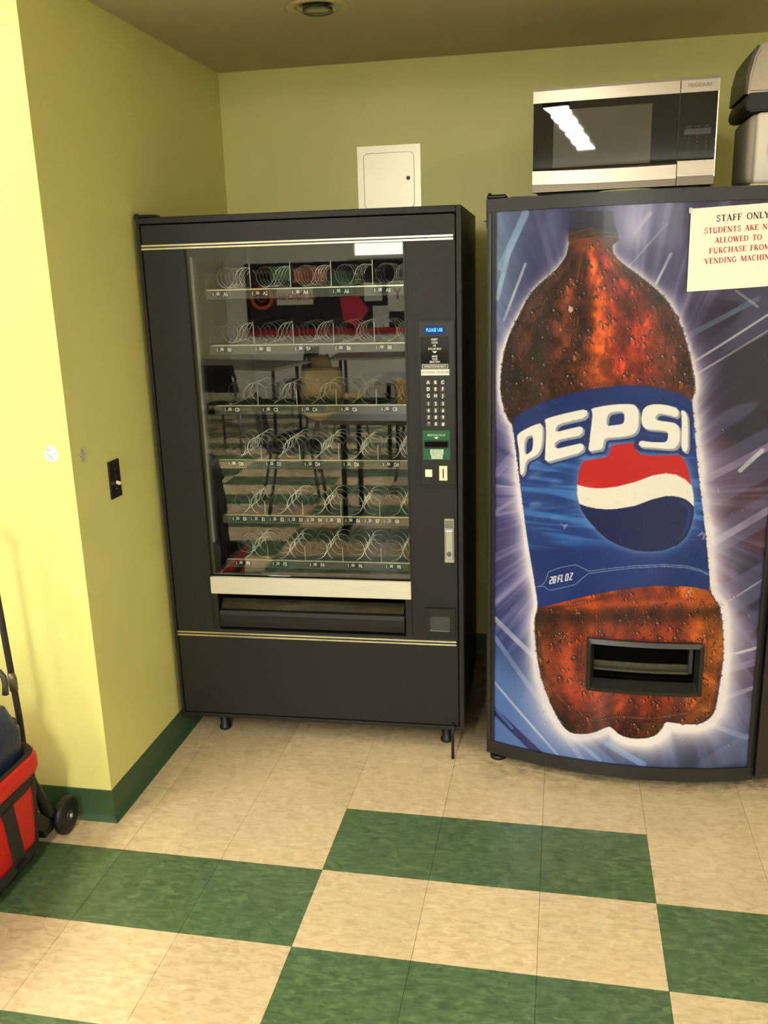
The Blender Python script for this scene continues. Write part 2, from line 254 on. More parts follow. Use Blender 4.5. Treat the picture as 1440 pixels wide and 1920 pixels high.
def sdpoly(X, Z, poly):
    P = np.array(poly, float); n = len(P); d = np.full(X.shape, 1e9); ins = np.zeros(X.shape, bool)
    for i in range(n):
        a = P[i]; b = P[(i+1) % n]; e = b-a; wx = X-a[0]; wz = Z-a[1]
        t = np.clip((wx*e[0]+wz*e[1])/max(e@e, 1e-12), 0, 1)
        d = np.minimum(d, (wx-e[0]*t)**2+(wz-e[1]*t)**2)
        if a[1] != b[1]:
            c = ((a[1] > Z) != (b[1] > Z)) & (X < (b[0]-a[0])*(Z-a[1])/(b[1]-a[1])+a[0]); ins ^= c
    return np.where(ins, -1, 1)*np.sqrt(d)
def sdline(X, Z, pts):
    P = np.array(pts, float); d = np.full(X.shape, 1e9)
    for i in range(len(P)-1):
        a = P[i]; e = P[i+1]-a; wx = X-a[0]; wz = Z-a[1]; t = np.clip((wx*e[0]+wz*e[1])/max(e@e, 1e-12), 0, 1)
        d = np.minimum(d, (wx-e[0]*t)**2+(wz-e[1]*t)**2)
    return np.sqrt(d)
def smo(pts, it=2):
    P = [tuple(p) for p in pts]
    for _ in range(it):
        Q = []
        for i in range(len(P)):
            a = P[i]; b = P[(i+1) % len(P)]; Q += [(a[0]*.75+b[0]*.25, a[1]*.75+b[1]*.25), (a[0]*.25+b[0]*.75, a[1]*.25+b[1]*.75)]
        P = Q
    return P
def draw_art(X, Z):
    C = np.zeros(X.shape+(3,))
    def lay(c, a):
        a = np.clip(a, 0, 1)[..., None]; C[:] = C*(1-a)+np.asarray(c, float)*a
    def aa(d, w=.0012): return np.clip(.5-d/w, 0, 1)
    ss = lambda e0, e1, v: (lambda t: t*t*(3-2*t))(np.clip((v-e0)/(e1-e0), 0, 1))
    cx, cz = .80, .98
    th = np.arctan2(Z-cz, X-cx); R = np.hypot(X-cx, Z-cz)
    dB = sdpoly(X, Z, smo(ART['bottle'], 1))
    dB = np.minimum(dB, sdpoly(X, Z, [(.652,1.712),(.770,1.712),(.7665,1.655),(.640,1.655)]))
    # background: radial streaks, violet to navy
    ray_ = .5*fbm(th*9, R*1.2, 3)+.3*vn(th*30, R*2, 9)+.2*vn(th*75, R*3, 21)
    nz = fbm(X*6, Z*6, 40)
    rt = ss(.85, 1.2, X); lo = 1-ss(.1, .75, Z); up = ss(1.15, 1.75, Z)
    base = np.stack([56+18*rt-44*lo, 58-16*rt-14*lo, 112-52*rt-14*lo], -1)
    lit = np.stack([140-10*rt-70*lo, 134-16*rt-34*lo, 190-38*rt-20*lo], -1)
    k = ss(.40, .85, ray_+.25*(nz-.5))[..., None]
    C[:] = base*(1-k)+lit*k
    dk = ss(.42, .7, fbm(X*4+3, Z*3, 77))*(.35+.5*rt+.3*lo)
    lay((18, 22, 50), dk*.9)
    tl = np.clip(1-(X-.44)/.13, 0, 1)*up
    lay((150, 190, 228), tl*.75*(.6+.6*ray_))  # pale blue top left: reflected streak painted in among the printed rays
    rr = ss(1.02, 1.22, X)*ss(1.05, 1.3, Z); lay((30, 32, 50), rr*.75)
    # long diagonal glass bars, low on the left and across the right
    u_ = (X-.44)*.62+(Z-.08)*.78; v_ = (X-.44)*.78-(Z-.08)*.62
    bars = ss(.52, .60, vn(u_*34, v_*1.5, 51)); lay((18, 34, 92), (1-ss(.16, .30, u_))*.8); lay((96, 136, 204), bars*(1-ss(.18, .34, u_))*.75)
    u2 = (X-.95)*-.5+(Z-1.0)*.86; sh = ss(.55, .62, vn(u2*22, (X+Z*.5)*3, 52)); lay((92, 100, 140), sh*rt*.45)
    # bubbles in the background
    rng = np.random.RandomState(5)
    for (a, b, w_, col) in STREAKS:
        d = sdline(X, Z, [a, b]); col = np.array(col)
        lay(col, aa(d-w_*.5, .004)*(.5+.5*vn(X*20, Z*20, 8))); lay(col*.6+90, aa(np.abs(d-w_*.5)-.0006, .0015)*.5)
    # glow round the bottle
    gw = (.012+.040*fbm(th*6, R*0+1, 60)+.030*(1-ss(.2, .6, Z))+.02*ss(.8, 1.2, X)*(1-ss(.9, 1.3, Z)))*(1-.62*up)
    g = np.exp(-np.maximum(dB, 0)/gw*1.1); g = np.clip(g*1.25, 0, 1)*(1-.35*up)
    lay((190, 180, 222), g*.7); lay((250, 244, 242), np.clip(g*g*1.4, 0, 1)*(.55+.45*fbm(th*4, R*0, 61)))
    lay((176, 168, 210), .75*np.exp(-((X-.825)/.035)**2-((Z-1.735)/.07)**2)*(.5+ray_)); lay((120, 130, 180), .5*np.exp(-((X-.60)/.03)**2-((Z-1.75)/.08)**2))
    # cap
    dC = sdpoly(X, Z, ART['cap']); capc = 30+12*vn(X*120, Z*4, 3)
    lay(np.stack([capc*.8, capc*.92, capc*1.65], -1), aa(dC, .002))
    # liquid
    inb = aa(dB, .002)
    rows = np.linspace(PZ0, PZ1, X.shape[0]); lx = np.array([X[i][dB[i] < 0].min() if (dB[i] < 0).any() else .6 for i in range(X.shape[0])])
    hx = np.array([X[i][dB[i] < 0].max() if (dB[i] < 0).any() else .8 for i in range(X.shape[0])])
    s = (X-lx[:, None])/np.maximum(hx-lx, .02)[:, None]
    stops = np.array([0, .12, .3, .42, .52, .62, .76, .88, .95, 1.0])
    cu = np.array([(44,26,26), (50,28,26), (72,36,28), (104,50,28), (206,88,34), (182,58,28), (160,46,26), (122,54,36), (84,44,30), (60,34,26)], float)
    up_c = np.stack([np.interp(s, stops, cu[:, i]) for i in range(3)], -1)
    n1 = fbm(X*22+3*vn(X*9, Z*9, 1), Z*14, 11)[..., None]; n2 = fbm(X*60, Z*60, 13)[..., None]
    fold = np.sin((s-.5)*26+2.2*(fbm(X*5, Z*4, 19)-.5))*ss(1.34, 1.46, Z)*(1-ss(1.62, 1.70, Z))
    mott = ss(.35, .68, fbm(X*34, Z*26, 91))
    up_c = up_c*(.30+1.05*n1+.30*n2)*(1+.38*fold)[..., None]*(.72+.5*mott)[..., None]
    low = 1-ss(.70, .74, Z+.06*(X-.8))
    cl = np.array([(70,38,24), (112,44,24), (150,56,28), (158,58,28), (140,50,26), (134,48,26), (126,46,26), (150,66,28), (196,98,36), (104,56,30)], float)
    lw = np.stack([np.interp(s, np.array([0,.06,.2,.35,.5,.62,.74,.85,.92,1.]), cl[:, i]) for i in range(3)], -1)*(.34+.95*n1+.35*n2)*(1+.16*np.sin(s*46))[..., None]
    zc = Z-.1*(X-.8)
    lw = lw*(1-.55*np.exp(-((zc-.585)/.028)**2))[..., None]*(1-.5*(1-ss(.2, .33, zc)))[..., None]
    body = up_c*(1-low[..., None])+lw*low[..., None]
    lay(body, inb)
    lay((172, 70, 34), inb*low*np.exp(-((zc-.628)/.010)**2)*.85)
    lay((52, 30, 22), inb*(1-low)*np.exp(-((Z-1.285-.18*(X-.8))/.045)**2)*.6)
    lay((30, 18, 16), inb*ss(-.006, 0, dB)*.6)
    for i, rg in enumerate(RIDGES):
        d = sdline(X, Z, rg); wv = .004+.003*vn(X*30, Z*30, i)
        lay((62, 28, 20), inb*aa(d-wv, .004)*.4); lay((222, 130, 78), inb*aa(np.abs(d-wv)-.0005, .002)*.7*ss(.35, .8, vn(X*40, Z*25, i+3)))
    for rg in RIMLINES:
        d = sdline(X, Z, rg); lay((58, 30, 20), inb*aa(d-.006, .008)*.45); lay((206, 150, 110), inb*aa(d-.0006, .003)*.8*ss(.25, .8, vn(X*30, Z*30, 4)))
    dcol = sdpoly(X, Z, ART['collar']); lay(np.stack([34+50*n2[..., 0], 22+30*n2[..., 0], 14+12*n2[..., 0]], -1), aa(dcol, .002))
    for q in (0, .014, .024): lay((150, 120, 60), aa(np.abs(Z-(1.727-q)-.5*(X-.70)**2*0-.012*np.sin((X-.66)*20))-.0007, .0015)*aa(dcol)*.5)
    lay((150, 62, 26), inb*np.exp(-((X-.705)/.05)**2-((Z-1.70)/.03)**2)*.8)
    # base lobes and bright patches
    for px, pz, rx, rz, col, al in ((.70,.315,.05,.035,(190,62,40),.6), (.60,.30,.02,.04,(196,130,50),.5), (1.10,.29,.02,.02,(210,130,60),.6), (1.145,.52,.018,.07,(226,130,50),.75),
                                    (1.02,.31,.03,.016,(196,186,204),.0), (.76,1.50,.05,.10,(206,92,36),.35), (.86,1.44,.05,.08,(176,56,28),.35), (.90,1.38,.035,.03,(70,34,26),.6), (.80,1.66,.03,.03,(214,110,40),.5)):
        if al: lay(col, inb*al*np.exp(-((X-px)/rx)**2-((Z-pz)/rz)**2)*(.5+fbm(X*40, Z*40, 5)))
    # droplets
    dx = (PX1-PX0)/(X.shape[1]-1); dz = (PZ1-PZ0)/(X.shape[0]-1)
    def drop(x, z, r, dark, br, asp=1.0):
        i0 = max(int((z-2*r-PZ0)/dz), 0); i1 = min(int((z+2*r-PZ0)/dz)+2, X.shape[0]); j0 = max(int((x-2*r-PX0)/dx), 0); j1 = min(int((x+2*r-PX0)/dx)+2, X.shape[1])
        if i1 <= i0 or j1 <= j0: return
        xs = X[i0:i1, j0:j1]; zs = (Z[i0:i1, j0:j1]-z)/asp+z; c = C[i0:i1, j0:j1]
        d = np.hypot(xs-x, zs-z)
        for col, a in ((dark, .75*np.clip((r-d)/(.0014)+.5, 0, 1)), (br, .75*np.clip((r*.72-np.hypot(xs-x-.1*r, zs-z+.32*r))/(.0018)+.3, 0, 1)), ((236,214,196), .7*np.clip((r*.24-np.hypot(xs-x+.3*r, zs-z-.42*r))/.0014+.4, 0, 1))):
            a = a[..., None]; c[:] = c*(1-a)+np.array(col, float)*a
    lab = sdpoly(X, Z, smo(ART['label'], 1))
    def inside(x, z):
        i = int((z-PZ0)/dz); j = int((x-PX0)/dx)
        return 0 <= i < X.shape[0] and 0 <= j < X.shape[1] and dB[i, j] < -.004, (lab[i, j] if 0 <= i < X.shape[0] and 0 <= j < X.shape[1] else 1)
    n = 0
    while n < 2600:
        x = rng.uniform(.44, 1.18); z = rng.uniform(.16, 1.70); ok, l = inside(x, z)
        if not ok or l < .004: continue
        r = min(.0013+rng.exponential(.0019), .0095); sx = rng.rand()
        i = int((z-PZ0)/dz); j = int((x-PX0)/dx); b = C[i, j]; dark = b*.30; brt = np.clip(b*1.3+np.array([70, 22, 6])*rng.rand()**2, 0, 255)
        drop(x, z, r, dark, brt, rng.uniform(.9, 1.5)); n += 1
    # beads along both edges
    for pz in np.arange(.20, 1.62, .0075):
        i = int((pz-PZ0)/dz)
        for xx in (lx[i], hx[i]):
            drop(xx+rng.uniform(-.002, .002), pz, rng.uniform(.0015, .004), (50,36,50) if rng.rand() < .6 else (90,60,40), (120,100,120))
    for _ in range(90):
        x = rng.uniform(.45, 1.23); z = rng.uniform(.1, 1.75); i = int((z-PZ0)/dz); j = int((x-PX0)/dx)
        if dB[i, j] > .03 and rng.rand() < .9: b = C[i, j]; drop(x, z, rng.uniform(.002, .007), b*.75, np.clip(b*1.15+8, 0, 255))
    # label
    li = aa(lab, .0018); q = Z-.14*(X-.8)
    lb = np.stack([14+8*vn(X*8, Z*8, 1), 42+8*vn(X*8, Z*8, 1), 108+14*vn(X*8, Z*8, 1)], -1)
    lay(lb, li)
    band = ss(.80, .86, q)*(1-ss(1.10, 1.20, q)); lt = vn(X*4, (Z-.12*np.sin(X*3))*55, 70)*.6+.4*vn(X*10, Z*130, 71)
    lay((26, 66, 146), li*band*.5); lay((58, 120, 200), li*band*ss(.38, .72, lt)*.85)
    lay((150, 180, 220), li*band*ss(.72, .95, vn(X*16, (Z-.2*X)*60, 33))*.4*(1-ss(.50, .75, X)))
    gd = sdpoly(X, Z, ART['navy']); gall = np.minimum(np.minimum(gd, sdpoly(X, Z, ART['red'])), sdpoly(X, Z, ART['white']))
    lay((110, 150, 210), li*np.exp(-np.maximum(gall, 0)/.012)*.6)
    lets = [('P1', 'P1h'), ('E', None), ('P2', 'P2h'), ('S', None), ('I', None)]
    LD = []
    for a, h in lets:
        d = sdpoly(X, Z, smo(ART[a], 1))
        if h: d = np.maximum(d, -sdpoly(X, Z, smo(ART[h], 1)))
        LD.append(d)
    ld = np.minimum.reduce(LD)
    lay((196, 30, 34), aa(sdpoly(X, Z, ART['red']))); 
    lay((222, 96, 84), aa(sdpoly(X, Z, ART['red']))*(np.exp(-((X-.72)/.025)**2-((Z-.965)/.04)**2)*.5+np.exp(-((X-1.04)/.02)**2-((Z-1.0)/.035)**2)*.9))
    lay((238, 232, 222), aa(sdpoly(X, Z, ART['white'])))
    nv = aa(gd); lay((14, 30, 84), nv); lay((70, 96, 150), nv*np.exp(-((gd+.012)/.006)**2)*ss(.95, 1.05, X)*.6)
    lay((24, 48, 112), aa(ld-.014, .002)*(1-aa(gd))*aa(-(Z-1.02), .01)*0+aa(ld-.013, .0025)*np.where(Z > .98, 1, 0)*li)
    sh = np.minimum.reduce([np.interp(0, [0], [0])+d for d in LD])
    # offset shade of the letters: sample the distance a little up-left
    sx_, sz_ = int(round(.0050/dx)), int(round(.0050/dz)); ld2 = np.roll(np.roll(ld, sx_, 1), -sz_, 0)
    lay((150, 158, 176), aa(ld2, .0016)*li); lay((92, 104, 134), aa(np.abs(ld2)-.0006, .0014)*li*.7)
    lay((240, 238, 232), aa(ld+.0006, .0016)*li)
    for nm in ('banner1', 'banner2'): lay((150, 172, 210), aa(sdline(X, Z, ART[nm])-.0009, .0016)*li*.9)
    # 20 FL OZ in slanted block strokes along the label curve
    g = {'2': [[(0,1),(.55,1),(.55,.5),(0,.5),(0,0),(.6,0)]], '0': [[(0,0),(0,1),(.55,1),(.55,0),(0,0)]], 'F': [[(0,0),(0,1),(.55,1)], [(0,.5),(.45,.5)]],
         'L': [[(0,1),(0,0),(.5,0)]], 'O': [[(0,0),(0,1),(.6,1),(.6,0),(0,0)]], 'Z': [[(0,1),(.65,1),(0,0),(.65,0)]]}
    x = .614
    for ch, adv in (('2', .0105), ('0', .0145), ('F', .010), ('L', .0130), ('O', .0125), ('Z', .01)):
        for st in g[ch]:
            pts = [(x+(p[0]*.0105)+p[1]*.003, .676+(x-.614)*.33+p[0]*.002+p[1]*.0215) for p in st]
            lay((232, 232, 236), aa(sdline(X, Z, pts)-.0015, .0014))
        x += adv
    for _ in range(420):
        x = rng.uniform(.45, 1.12); z = rng.uniform(.66, 1.33); ok, l = inside(x, z)
        if l < -.004:
            i = int((z-PZ0)/dz); j = int((x-PX0)/dx); b = C[i, j]; drop(x, z, rng.uniform(.0014, .0035), b*.86, np.clip(b*1.06+8, 0, 255))
    # torn tape remnants
    for px, pz in ((.655,.868), (1.052,.855), (1.03,.685), (.695,.595), (.652,.505), (1.045,.318), (1.125,.64), (1.085,.99)):
        pts = [(px+rng.uniform(-.014, .014), pz+rng.uniform(-.014, .014)) for _ in range(6)]
        lay((176, 176, 196), aa(sdpoly(X, Z, pts), .002)*.55)
    return np.clip(C, 0, 255)/255.0
def print_panel(name, parent, material, NX=440, NZ=900, hole=None):
    xs = np.linspace(PX0, PX1, NX); zs = np.linspace(PZ0, PZ1, NZ); X, Z = np.meshgrid(xs, zs)
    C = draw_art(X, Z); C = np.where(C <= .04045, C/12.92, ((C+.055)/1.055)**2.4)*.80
    Y = DOOR_Y(X)
    co = np.stack([X, Y, Z], -1).reshape(-1, 3)
    i = np.arange(NZ-1)[:, None]*NX+np.arange(NX-1)[None, :]
    q = np.stack([i, i+1, i+NX+1, i+NX], -1).reshape(-1, 4)
    if hole:
        mx = .5*(xs[1:]+xs[:-1]); mz = .5*(zs[1:]+zs[:-1]); MX, MZ = np.meshgrid(mx, mz)
        keep = ~((MX > hole[0]) & (MX < hole[1]) & (MZ > hole[2]) & (MZ < hole[3])); q = q[keep.reshape(-1)]
    me = bpy.data.meshes.new(name); me.vertices.add(len(co)); me.vertices.foreach_set('co', co.reshape(-1))
    me.loops.add(len(q)*4); me.loops.foreach_set('vertex_index', q.reshape(-1).astype(np.int32))
    me.polygons.add(len(q)); me.polygons.foreach_set('loop_start', np.arange(0, len(q)*4, 4, dtype=np.int32))
    me.update(calc_edges=True)
    ca = me.color_attributes.new('print', 'FLOAT_COLOR', 'POINT')
    ca.data.foreach_set('color', np.concatenate([C.reshape(-1, 3), np.ones((len(co), 1))], 1).astype(np.float32).reshape(-1))
    me.polygons.foreach_set('use_smooth', [True]*len(me.polygons)); me.materials.append(material)
    return link(name, me, None, parent)
# link() with world-built parts: meshes are shifted into the frame of their root
_link0 = link
ROOTINV = {}
def link(name, me, mats, parent=None, smooth=False):
    r = parent
    while r is not None and r.parent is not None: r = r.parent
    if r is not None and r.name in ROOTINV and me.users == 0: me.transform(ROOTINV[r.name])
    return _link0(name, me, mats, parent, smooth)
def wthing(name, label, cat, loc, rz=0, group=None):
    o = thing(name, label, cat, loc, rz, group)
    ROOTINV[o.name] = (Matrix.Translation(loc) @ Matrix.Rotation(rz, 4, 'Z')).inverted(); return o

# ================================================================ materials
def paint_mat(name, col):
    m = mat(name, col, rough=.42, noise=.03, nscale=3, bump=.25, bscale=350, spec=.45)
    return m
M_wall = paint_mat('lime_wall_paint', srgb(221, 217, 134))
M_ceil = mat('ceiling_paint', srgb(198, 186, 152), rough=.9, noise=.03, nscale=4)
M_roomw = mat('room_wall_paint', srgb(236, 232, 226), rough=.8)
M_base = mat('green_vinyl_cove', srgb(56, 84, 54), rough=.42, noise=.10, nscale=9)
M_blk = mat('black_textured_steel', srgb(24, 23, 23), rough=.5, noise=.06, nscale=60, bump=.25, bscale=900, spec=.4)
M_blk2 = mat('black_plastic', srgb(22, 21, 20), rough=.45, spec=.4)
M_blks = mat('black_side_steel', srgb(34, 33, 27), rough=.35, spec=.4)
M_dark = mat('dark_interior', srgb(20, 20, 18), rough=.7)
M_void = mat('matt_black_cavity', srgb(10, 10, 9), rough=.9, spec=.1)
M_chr = mat('bright_trim_metal', srgb(232, 228, 205), rough=.22, metal=1)
M_alu = mat('brushed_aluminium', srgb(224, 220, 204), rough=.42, metal=.55, noise=.05, nscale=8, stretch=(1, 1, 60))
M_wire = mat('spiral_wire', srgb(206, 204, 192), rough=.25, metal=.85)
M_edge = mat('divider_edge_steel', srgb(220, 218, 206), rough=.35, metal=.7)
M_tray = mat('tray_metal', srgb(34, 33, 31), rough=.5, metal=.3, noise=.1, nscale=15)
M_div = mat('divider_metal', srgb(60, 58, 54), rough=.45, metal=.4)
M_strip = mat('price_strip_plastic', srgb(84, 84, 74), rough=.25, noise=.12, nscale=14)
M_white = mat('white_print', srgb(240, 240, 232), rough=.6)
M_grey = mat('grey_print', srgb(176, 176, 168), rough=.6)
M_green = mat('green_bill_panel', srgb(24, 90, 56), rough=.35)
M_ivory = mat('ivory_plastic', srgb(236, 228, 196), rough=.4)
M_silver = mat('silver_plastic', srgb(190, 190, 182), rough=.3, metal=.6)
M_ss = mat('brushed_stainless', srgb(158, 146, 130), rough=.3, metal=.95, noise=.06, nscale=6, stretch=(1, 1, 80))
M_ssd = mat('dark_stainless_edge', srgb(120, 110, 95), rough=.4, metal=.7)
M_gloss = mat('black_glass', srgb(9, 8, 8), rough=.012, spec=.5, coat=0)
M_wglass = mat('microwave_window', srgb(84, 80, 70), rough=.02, spec=.5, coat=0, noise=.1, nscale=5)
M_paper = mat('white_paper', srgb(250, 246, 228), rough=.7, noise=.01, nscale=12)
M_ink = mat('black_ink', srgb(40, 34, 28), rough=.6)
M_red = mat('red_ink', srgb(186, 52, 44), rough=.6)
M_led = mat('cyan_display', srgb(70, 200, 255), rough=.4, emit=1.6)
M_ledb = mat('blue_display', srgb(6, 34, 96), rough=.2, emit=.35)
M_wh = mat('white_appliance_plastic', srgb(232, 226, 210), rough=.4)
M_whs = mat('grey_appliance_side', srgb(176, 170, 150), rough=.5)
M_rbag = mat('red_polyester', srgb(214, 26, 20), rough=.5, noise=.05, nscale=30, bump=.3, bscale=700)
M_strap = mat('black_webbing', srgb(40, 34, 30), rough=.75, bump=.5, bscale=900)
M_navy = mat('navy_nylon', srgb(28, 40, 74), rough=.45, noise=.15, nscale=14, bump=.5, bscale=60)
M_bbag = mat('black_nylon', srgb(24, 23, 24), rough=.6, noise=.1, nscale=14, bump=.5, bscale=50)
M_panel = mat('access_panel_steel', srgb(240, 234, 206), rough=.34, metal=.35, noise=.03, nscale=8)
M_lamp = bpy.data.materials.new('lamp_diffuser'); M_lamp.use_nodes = True
_b = M_lamp.node_tree.nodes['Principled BSDF']; _b.inputs['Base Color'].default_value = (.9, .9, .85, 1)
# clear pane: clear glass seen as a thin sheet: mostly transmission, mirror reflection rising with angle
def pane_mat(name, ior, tint, boost=0.0):
    m = bpy.data.materials.new(name); m.use_nodes = True; nt = m.node_tree; nt.nodes.clear()
    o = nt.nodes.new('ShaderNodeOutputMaterial'); mx = nt.nodes.new('ShaderNodeMixShader'); t = nt.nodes.new('ShaderNodeBsdfTransparent')
    g = nt.nodes.new('ShaderNodeBsdfGlossy'); f = nt.nodes.new('ShaderNodeFresnel'); a = nt.nodes.new('ShaderNodeMath'); a.operation = 'ADD'
    f.inputs[0].default_value = ior; a.inputs[1].default_value = boost; t.inputs[0].default_value = tint; g.inputs['Roughness'].default_value = .012
    nt.links.new(f.outputs[0], a.inputs[0]); nt.links.new(a.outputs[0], mx.inputs[0]); nt.links.new(t.outputs[0], mx.inputs[1]); nt.links.new(g.outputs[0], mx.inputs[2]); nt.links.new(mx.outputs[0], o.inputs[0])
    return m
M_glass = pane_mat('window_glass', 1.55, (.93, .95, .93, 1), .03)
M_clear = pane_mat('clear_plastic', 1.45, (.9, .9, .88, 1), .03)
# printed door: colours carried by the mesh, under a clear glossy face
M_print = bpy.data.materials.new('printed_door_film'); M_print.use_nodes = True
_nt = M_print.node_tree; _b = _nt.nodes['Principled BSDF']; _a = _nt.nodes.new('ShaderNodeAttribute'); _a.attribute_name = 'print'
_nt.links.new(_a.outputs['Color'], _b.inputs['Base Color']); _b.inputs['Roughness'].default_value = .22; _b.inputs['Coat Weight'].default_value = .12; _b.inputs['Coat Roughness'].default_value = .04; _b.inputs['Specular IOR Level'].default_value = .35
# floor tile: vinyl composition, world-anchored mottling, streaks, a different tone for each tile
def tile_mat(name, c0, c1, c2, dirt_shade=True):
    m = bpy.data.materials.new(name); m.use_nodes = True; nt = m.node_tree; b = nt.nodes['Principled BSDF']; N = nt.nodes.new; L = nt.links.new
    g = N('ShaderNodeNewGeometry'); oi = N('ShaderNodeObjectInfo')
    mp = N('ShaderNodeMapping'); mp.inputs['Scale'].default_value = (28, 70, 1); L(g.outputs['Position'], mp.inputs[0])
    n1 = N('ShaderNodeTexNoise'); n1.inputs['Scale'].default_value = 1; n1.inputs['Detail'].default_value = 6; n1.inputs['Distortion'].default_value = .8; L(mp.outputs[0], n1.inputs['Vector'])
    r = N('ShaderNodeValToRGB'); r.color_ramp.elements[0].position = .34; r.color_ramp.elements[0].color = c0
    r.color_ramp.elements[1].position = .70; r.color_ramp.elements[1].color = c2; e = r.color_ramp.elements.new(.5); e.color = c1; L(n1.outputs[0], r.inputs[0])
    hv = N('ShaderNodeMapRange'); hv.inputs[3].default_value = .94; hv.inputs[4].default_value = 1.06; L(oi.outputs['Random'], hv.inputs[0])
    mx = N('ShaderNodeMix'); mx.data_type = 'RGBA'; mx.blend_type = 'MULTIPLY'; mx.inputs[0].default_value = 1; L(r.outputs[0], mx.inputs[6]); L(hv.outputs[0], mx.inputs[7])
    # wear: large soft blotches
    n2 = N('ShaderNodeTexNoise'); n2.inputs['Scale'].default_value = 3.2; n2.inputs['Detail'].default_value = 7; n2.inputs['Roughness'].default_value = .5; L(g.outputs['Position'], n2.inputs['Vector'])
    r2 = N('ShaderNodeMapRange'); r2.inputs[1].default_value = .3; r2.inputs[2].default_value = .7; r2.inputs[3].default_value = .94; r2.inputs[4].default_value = 1.05; L(n2.outputs[0], r2.inputs[0])
    m2 = N('ShaderNodeMix'); m2.data_type = 'RGBA'; m2.blend_type = 'MULTIPLY'; m2.inputs[0].default_value = 1; L(mx.outputs[2], m2.inputs[6]); L(r2.outputs[0], m2.inputs[7])
    out = m2.outputs[2]
    if dirt_shade: # grime along the machine foot, with the shade beneath painted in
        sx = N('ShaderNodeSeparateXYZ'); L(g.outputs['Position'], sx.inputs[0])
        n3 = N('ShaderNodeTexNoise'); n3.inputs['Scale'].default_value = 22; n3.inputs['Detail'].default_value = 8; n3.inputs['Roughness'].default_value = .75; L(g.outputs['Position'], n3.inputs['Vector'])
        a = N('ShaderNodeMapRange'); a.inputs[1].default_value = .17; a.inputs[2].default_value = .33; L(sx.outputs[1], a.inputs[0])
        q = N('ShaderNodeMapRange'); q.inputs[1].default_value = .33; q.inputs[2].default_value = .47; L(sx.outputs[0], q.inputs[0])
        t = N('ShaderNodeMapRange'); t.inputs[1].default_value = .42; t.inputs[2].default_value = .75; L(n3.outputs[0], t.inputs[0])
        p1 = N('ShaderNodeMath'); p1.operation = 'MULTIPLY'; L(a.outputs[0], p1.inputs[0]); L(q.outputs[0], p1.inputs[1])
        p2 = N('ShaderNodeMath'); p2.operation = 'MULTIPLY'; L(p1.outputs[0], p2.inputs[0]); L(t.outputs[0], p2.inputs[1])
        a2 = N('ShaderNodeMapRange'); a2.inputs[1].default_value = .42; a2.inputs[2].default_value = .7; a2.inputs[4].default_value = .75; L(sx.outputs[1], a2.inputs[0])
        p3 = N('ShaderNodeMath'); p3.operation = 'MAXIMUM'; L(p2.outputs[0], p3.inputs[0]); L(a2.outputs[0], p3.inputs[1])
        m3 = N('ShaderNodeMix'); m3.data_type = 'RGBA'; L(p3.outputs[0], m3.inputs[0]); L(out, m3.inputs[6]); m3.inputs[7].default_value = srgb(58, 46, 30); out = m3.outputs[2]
    L(out, b.inputs['Base Color'])
    n4 = N('ShaderNodeTexNoise'); n4.inputs['Scale'].default_value = 9; n4.inputs['Detail'].default_value = 6; L(g.outputs['Position'], n4.inputs['Vector'])
    rr = N('ShaderNodeMapRange'); rr.inputs[1].default_value = .3; rr.inputs[2].default_value = .7; rr.inputs[3].default_value = .24; rr.inputs[4].default_value = .32; L(n4.outputs[0], rr.inputs[0]); L(rr.outputs[0], b.inputs['Roughness'])
    bp = N('ShaderNodeBump'); bp.inputs['Strength'].default_value = .12; bp.inputs['Distance'].default_value = .001; L(n1.outputs[0], bp.inputs['Height']); L(bp.outputs[0], b.inputs['Normal'])
    return m
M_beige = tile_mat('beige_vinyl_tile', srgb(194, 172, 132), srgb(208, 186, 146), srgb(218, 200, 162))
M_grn = tile_mat('green_vinyl_tile', srgb(66, 88, 58), srgb(78, 102, 68), srgb(98, 122, 84), dirt_shade=False)
M_grout = mat('tile_joint', srgb(120, 104, 74), rough=.8)

# ================================================================ the room shell
T = .3048
XW, YB, YF, HC = -.71, 1.225, -.165, 2.405
X0, X1, Y0 = -4.2, 4.6, -8.0
fl = struct(obj('floor', B(X0-.1, X1+.1, Y0-.1, YB+.1, -.10, -.004), M_grout))
def tile_bm(n=1):
    bm = bmesh.new(); g = .0001
    a, b_ = g, T-g; c = .00045
    lo = [bm.verts.new(p) for p in ((a,a,-.004), (b_,a,-.004), (b_,b_,-.004), (a,b_,-.004))]
    hi = [bm.verts.new(p) for p in ((a+c,a+c,0), (b_-c,a+c,0), (b_-c,b_-c,0), (a+c,b_-c,0))]
    bm.faces.new(hi)
    for i in range(4): bm.faces.new((lo[i], lo[(i+1)%4], hi[(i+1)%4], hi[i]))
    return bm
tmesh = {}
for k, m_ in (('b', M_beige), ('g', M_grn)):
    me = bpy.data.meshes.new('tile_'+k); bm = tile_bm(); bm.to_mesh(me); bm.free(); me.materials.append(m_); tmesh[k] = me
def kind_of(i, j):  # i column, j row counted away from the lens; row 0 lies just this side of the alcove
    if j >= 0: return 'b'
    return 'g' if ((i // 3) + (j+1)) % 2 == 0 else 'b'
far = {'b': bmesh.new(), 'g': bmesh.new()}
i0, i1 = int(math.floor(X0/T)), int(math.ceil(X1/T)); j0 = int(math.floor(Y0/T))
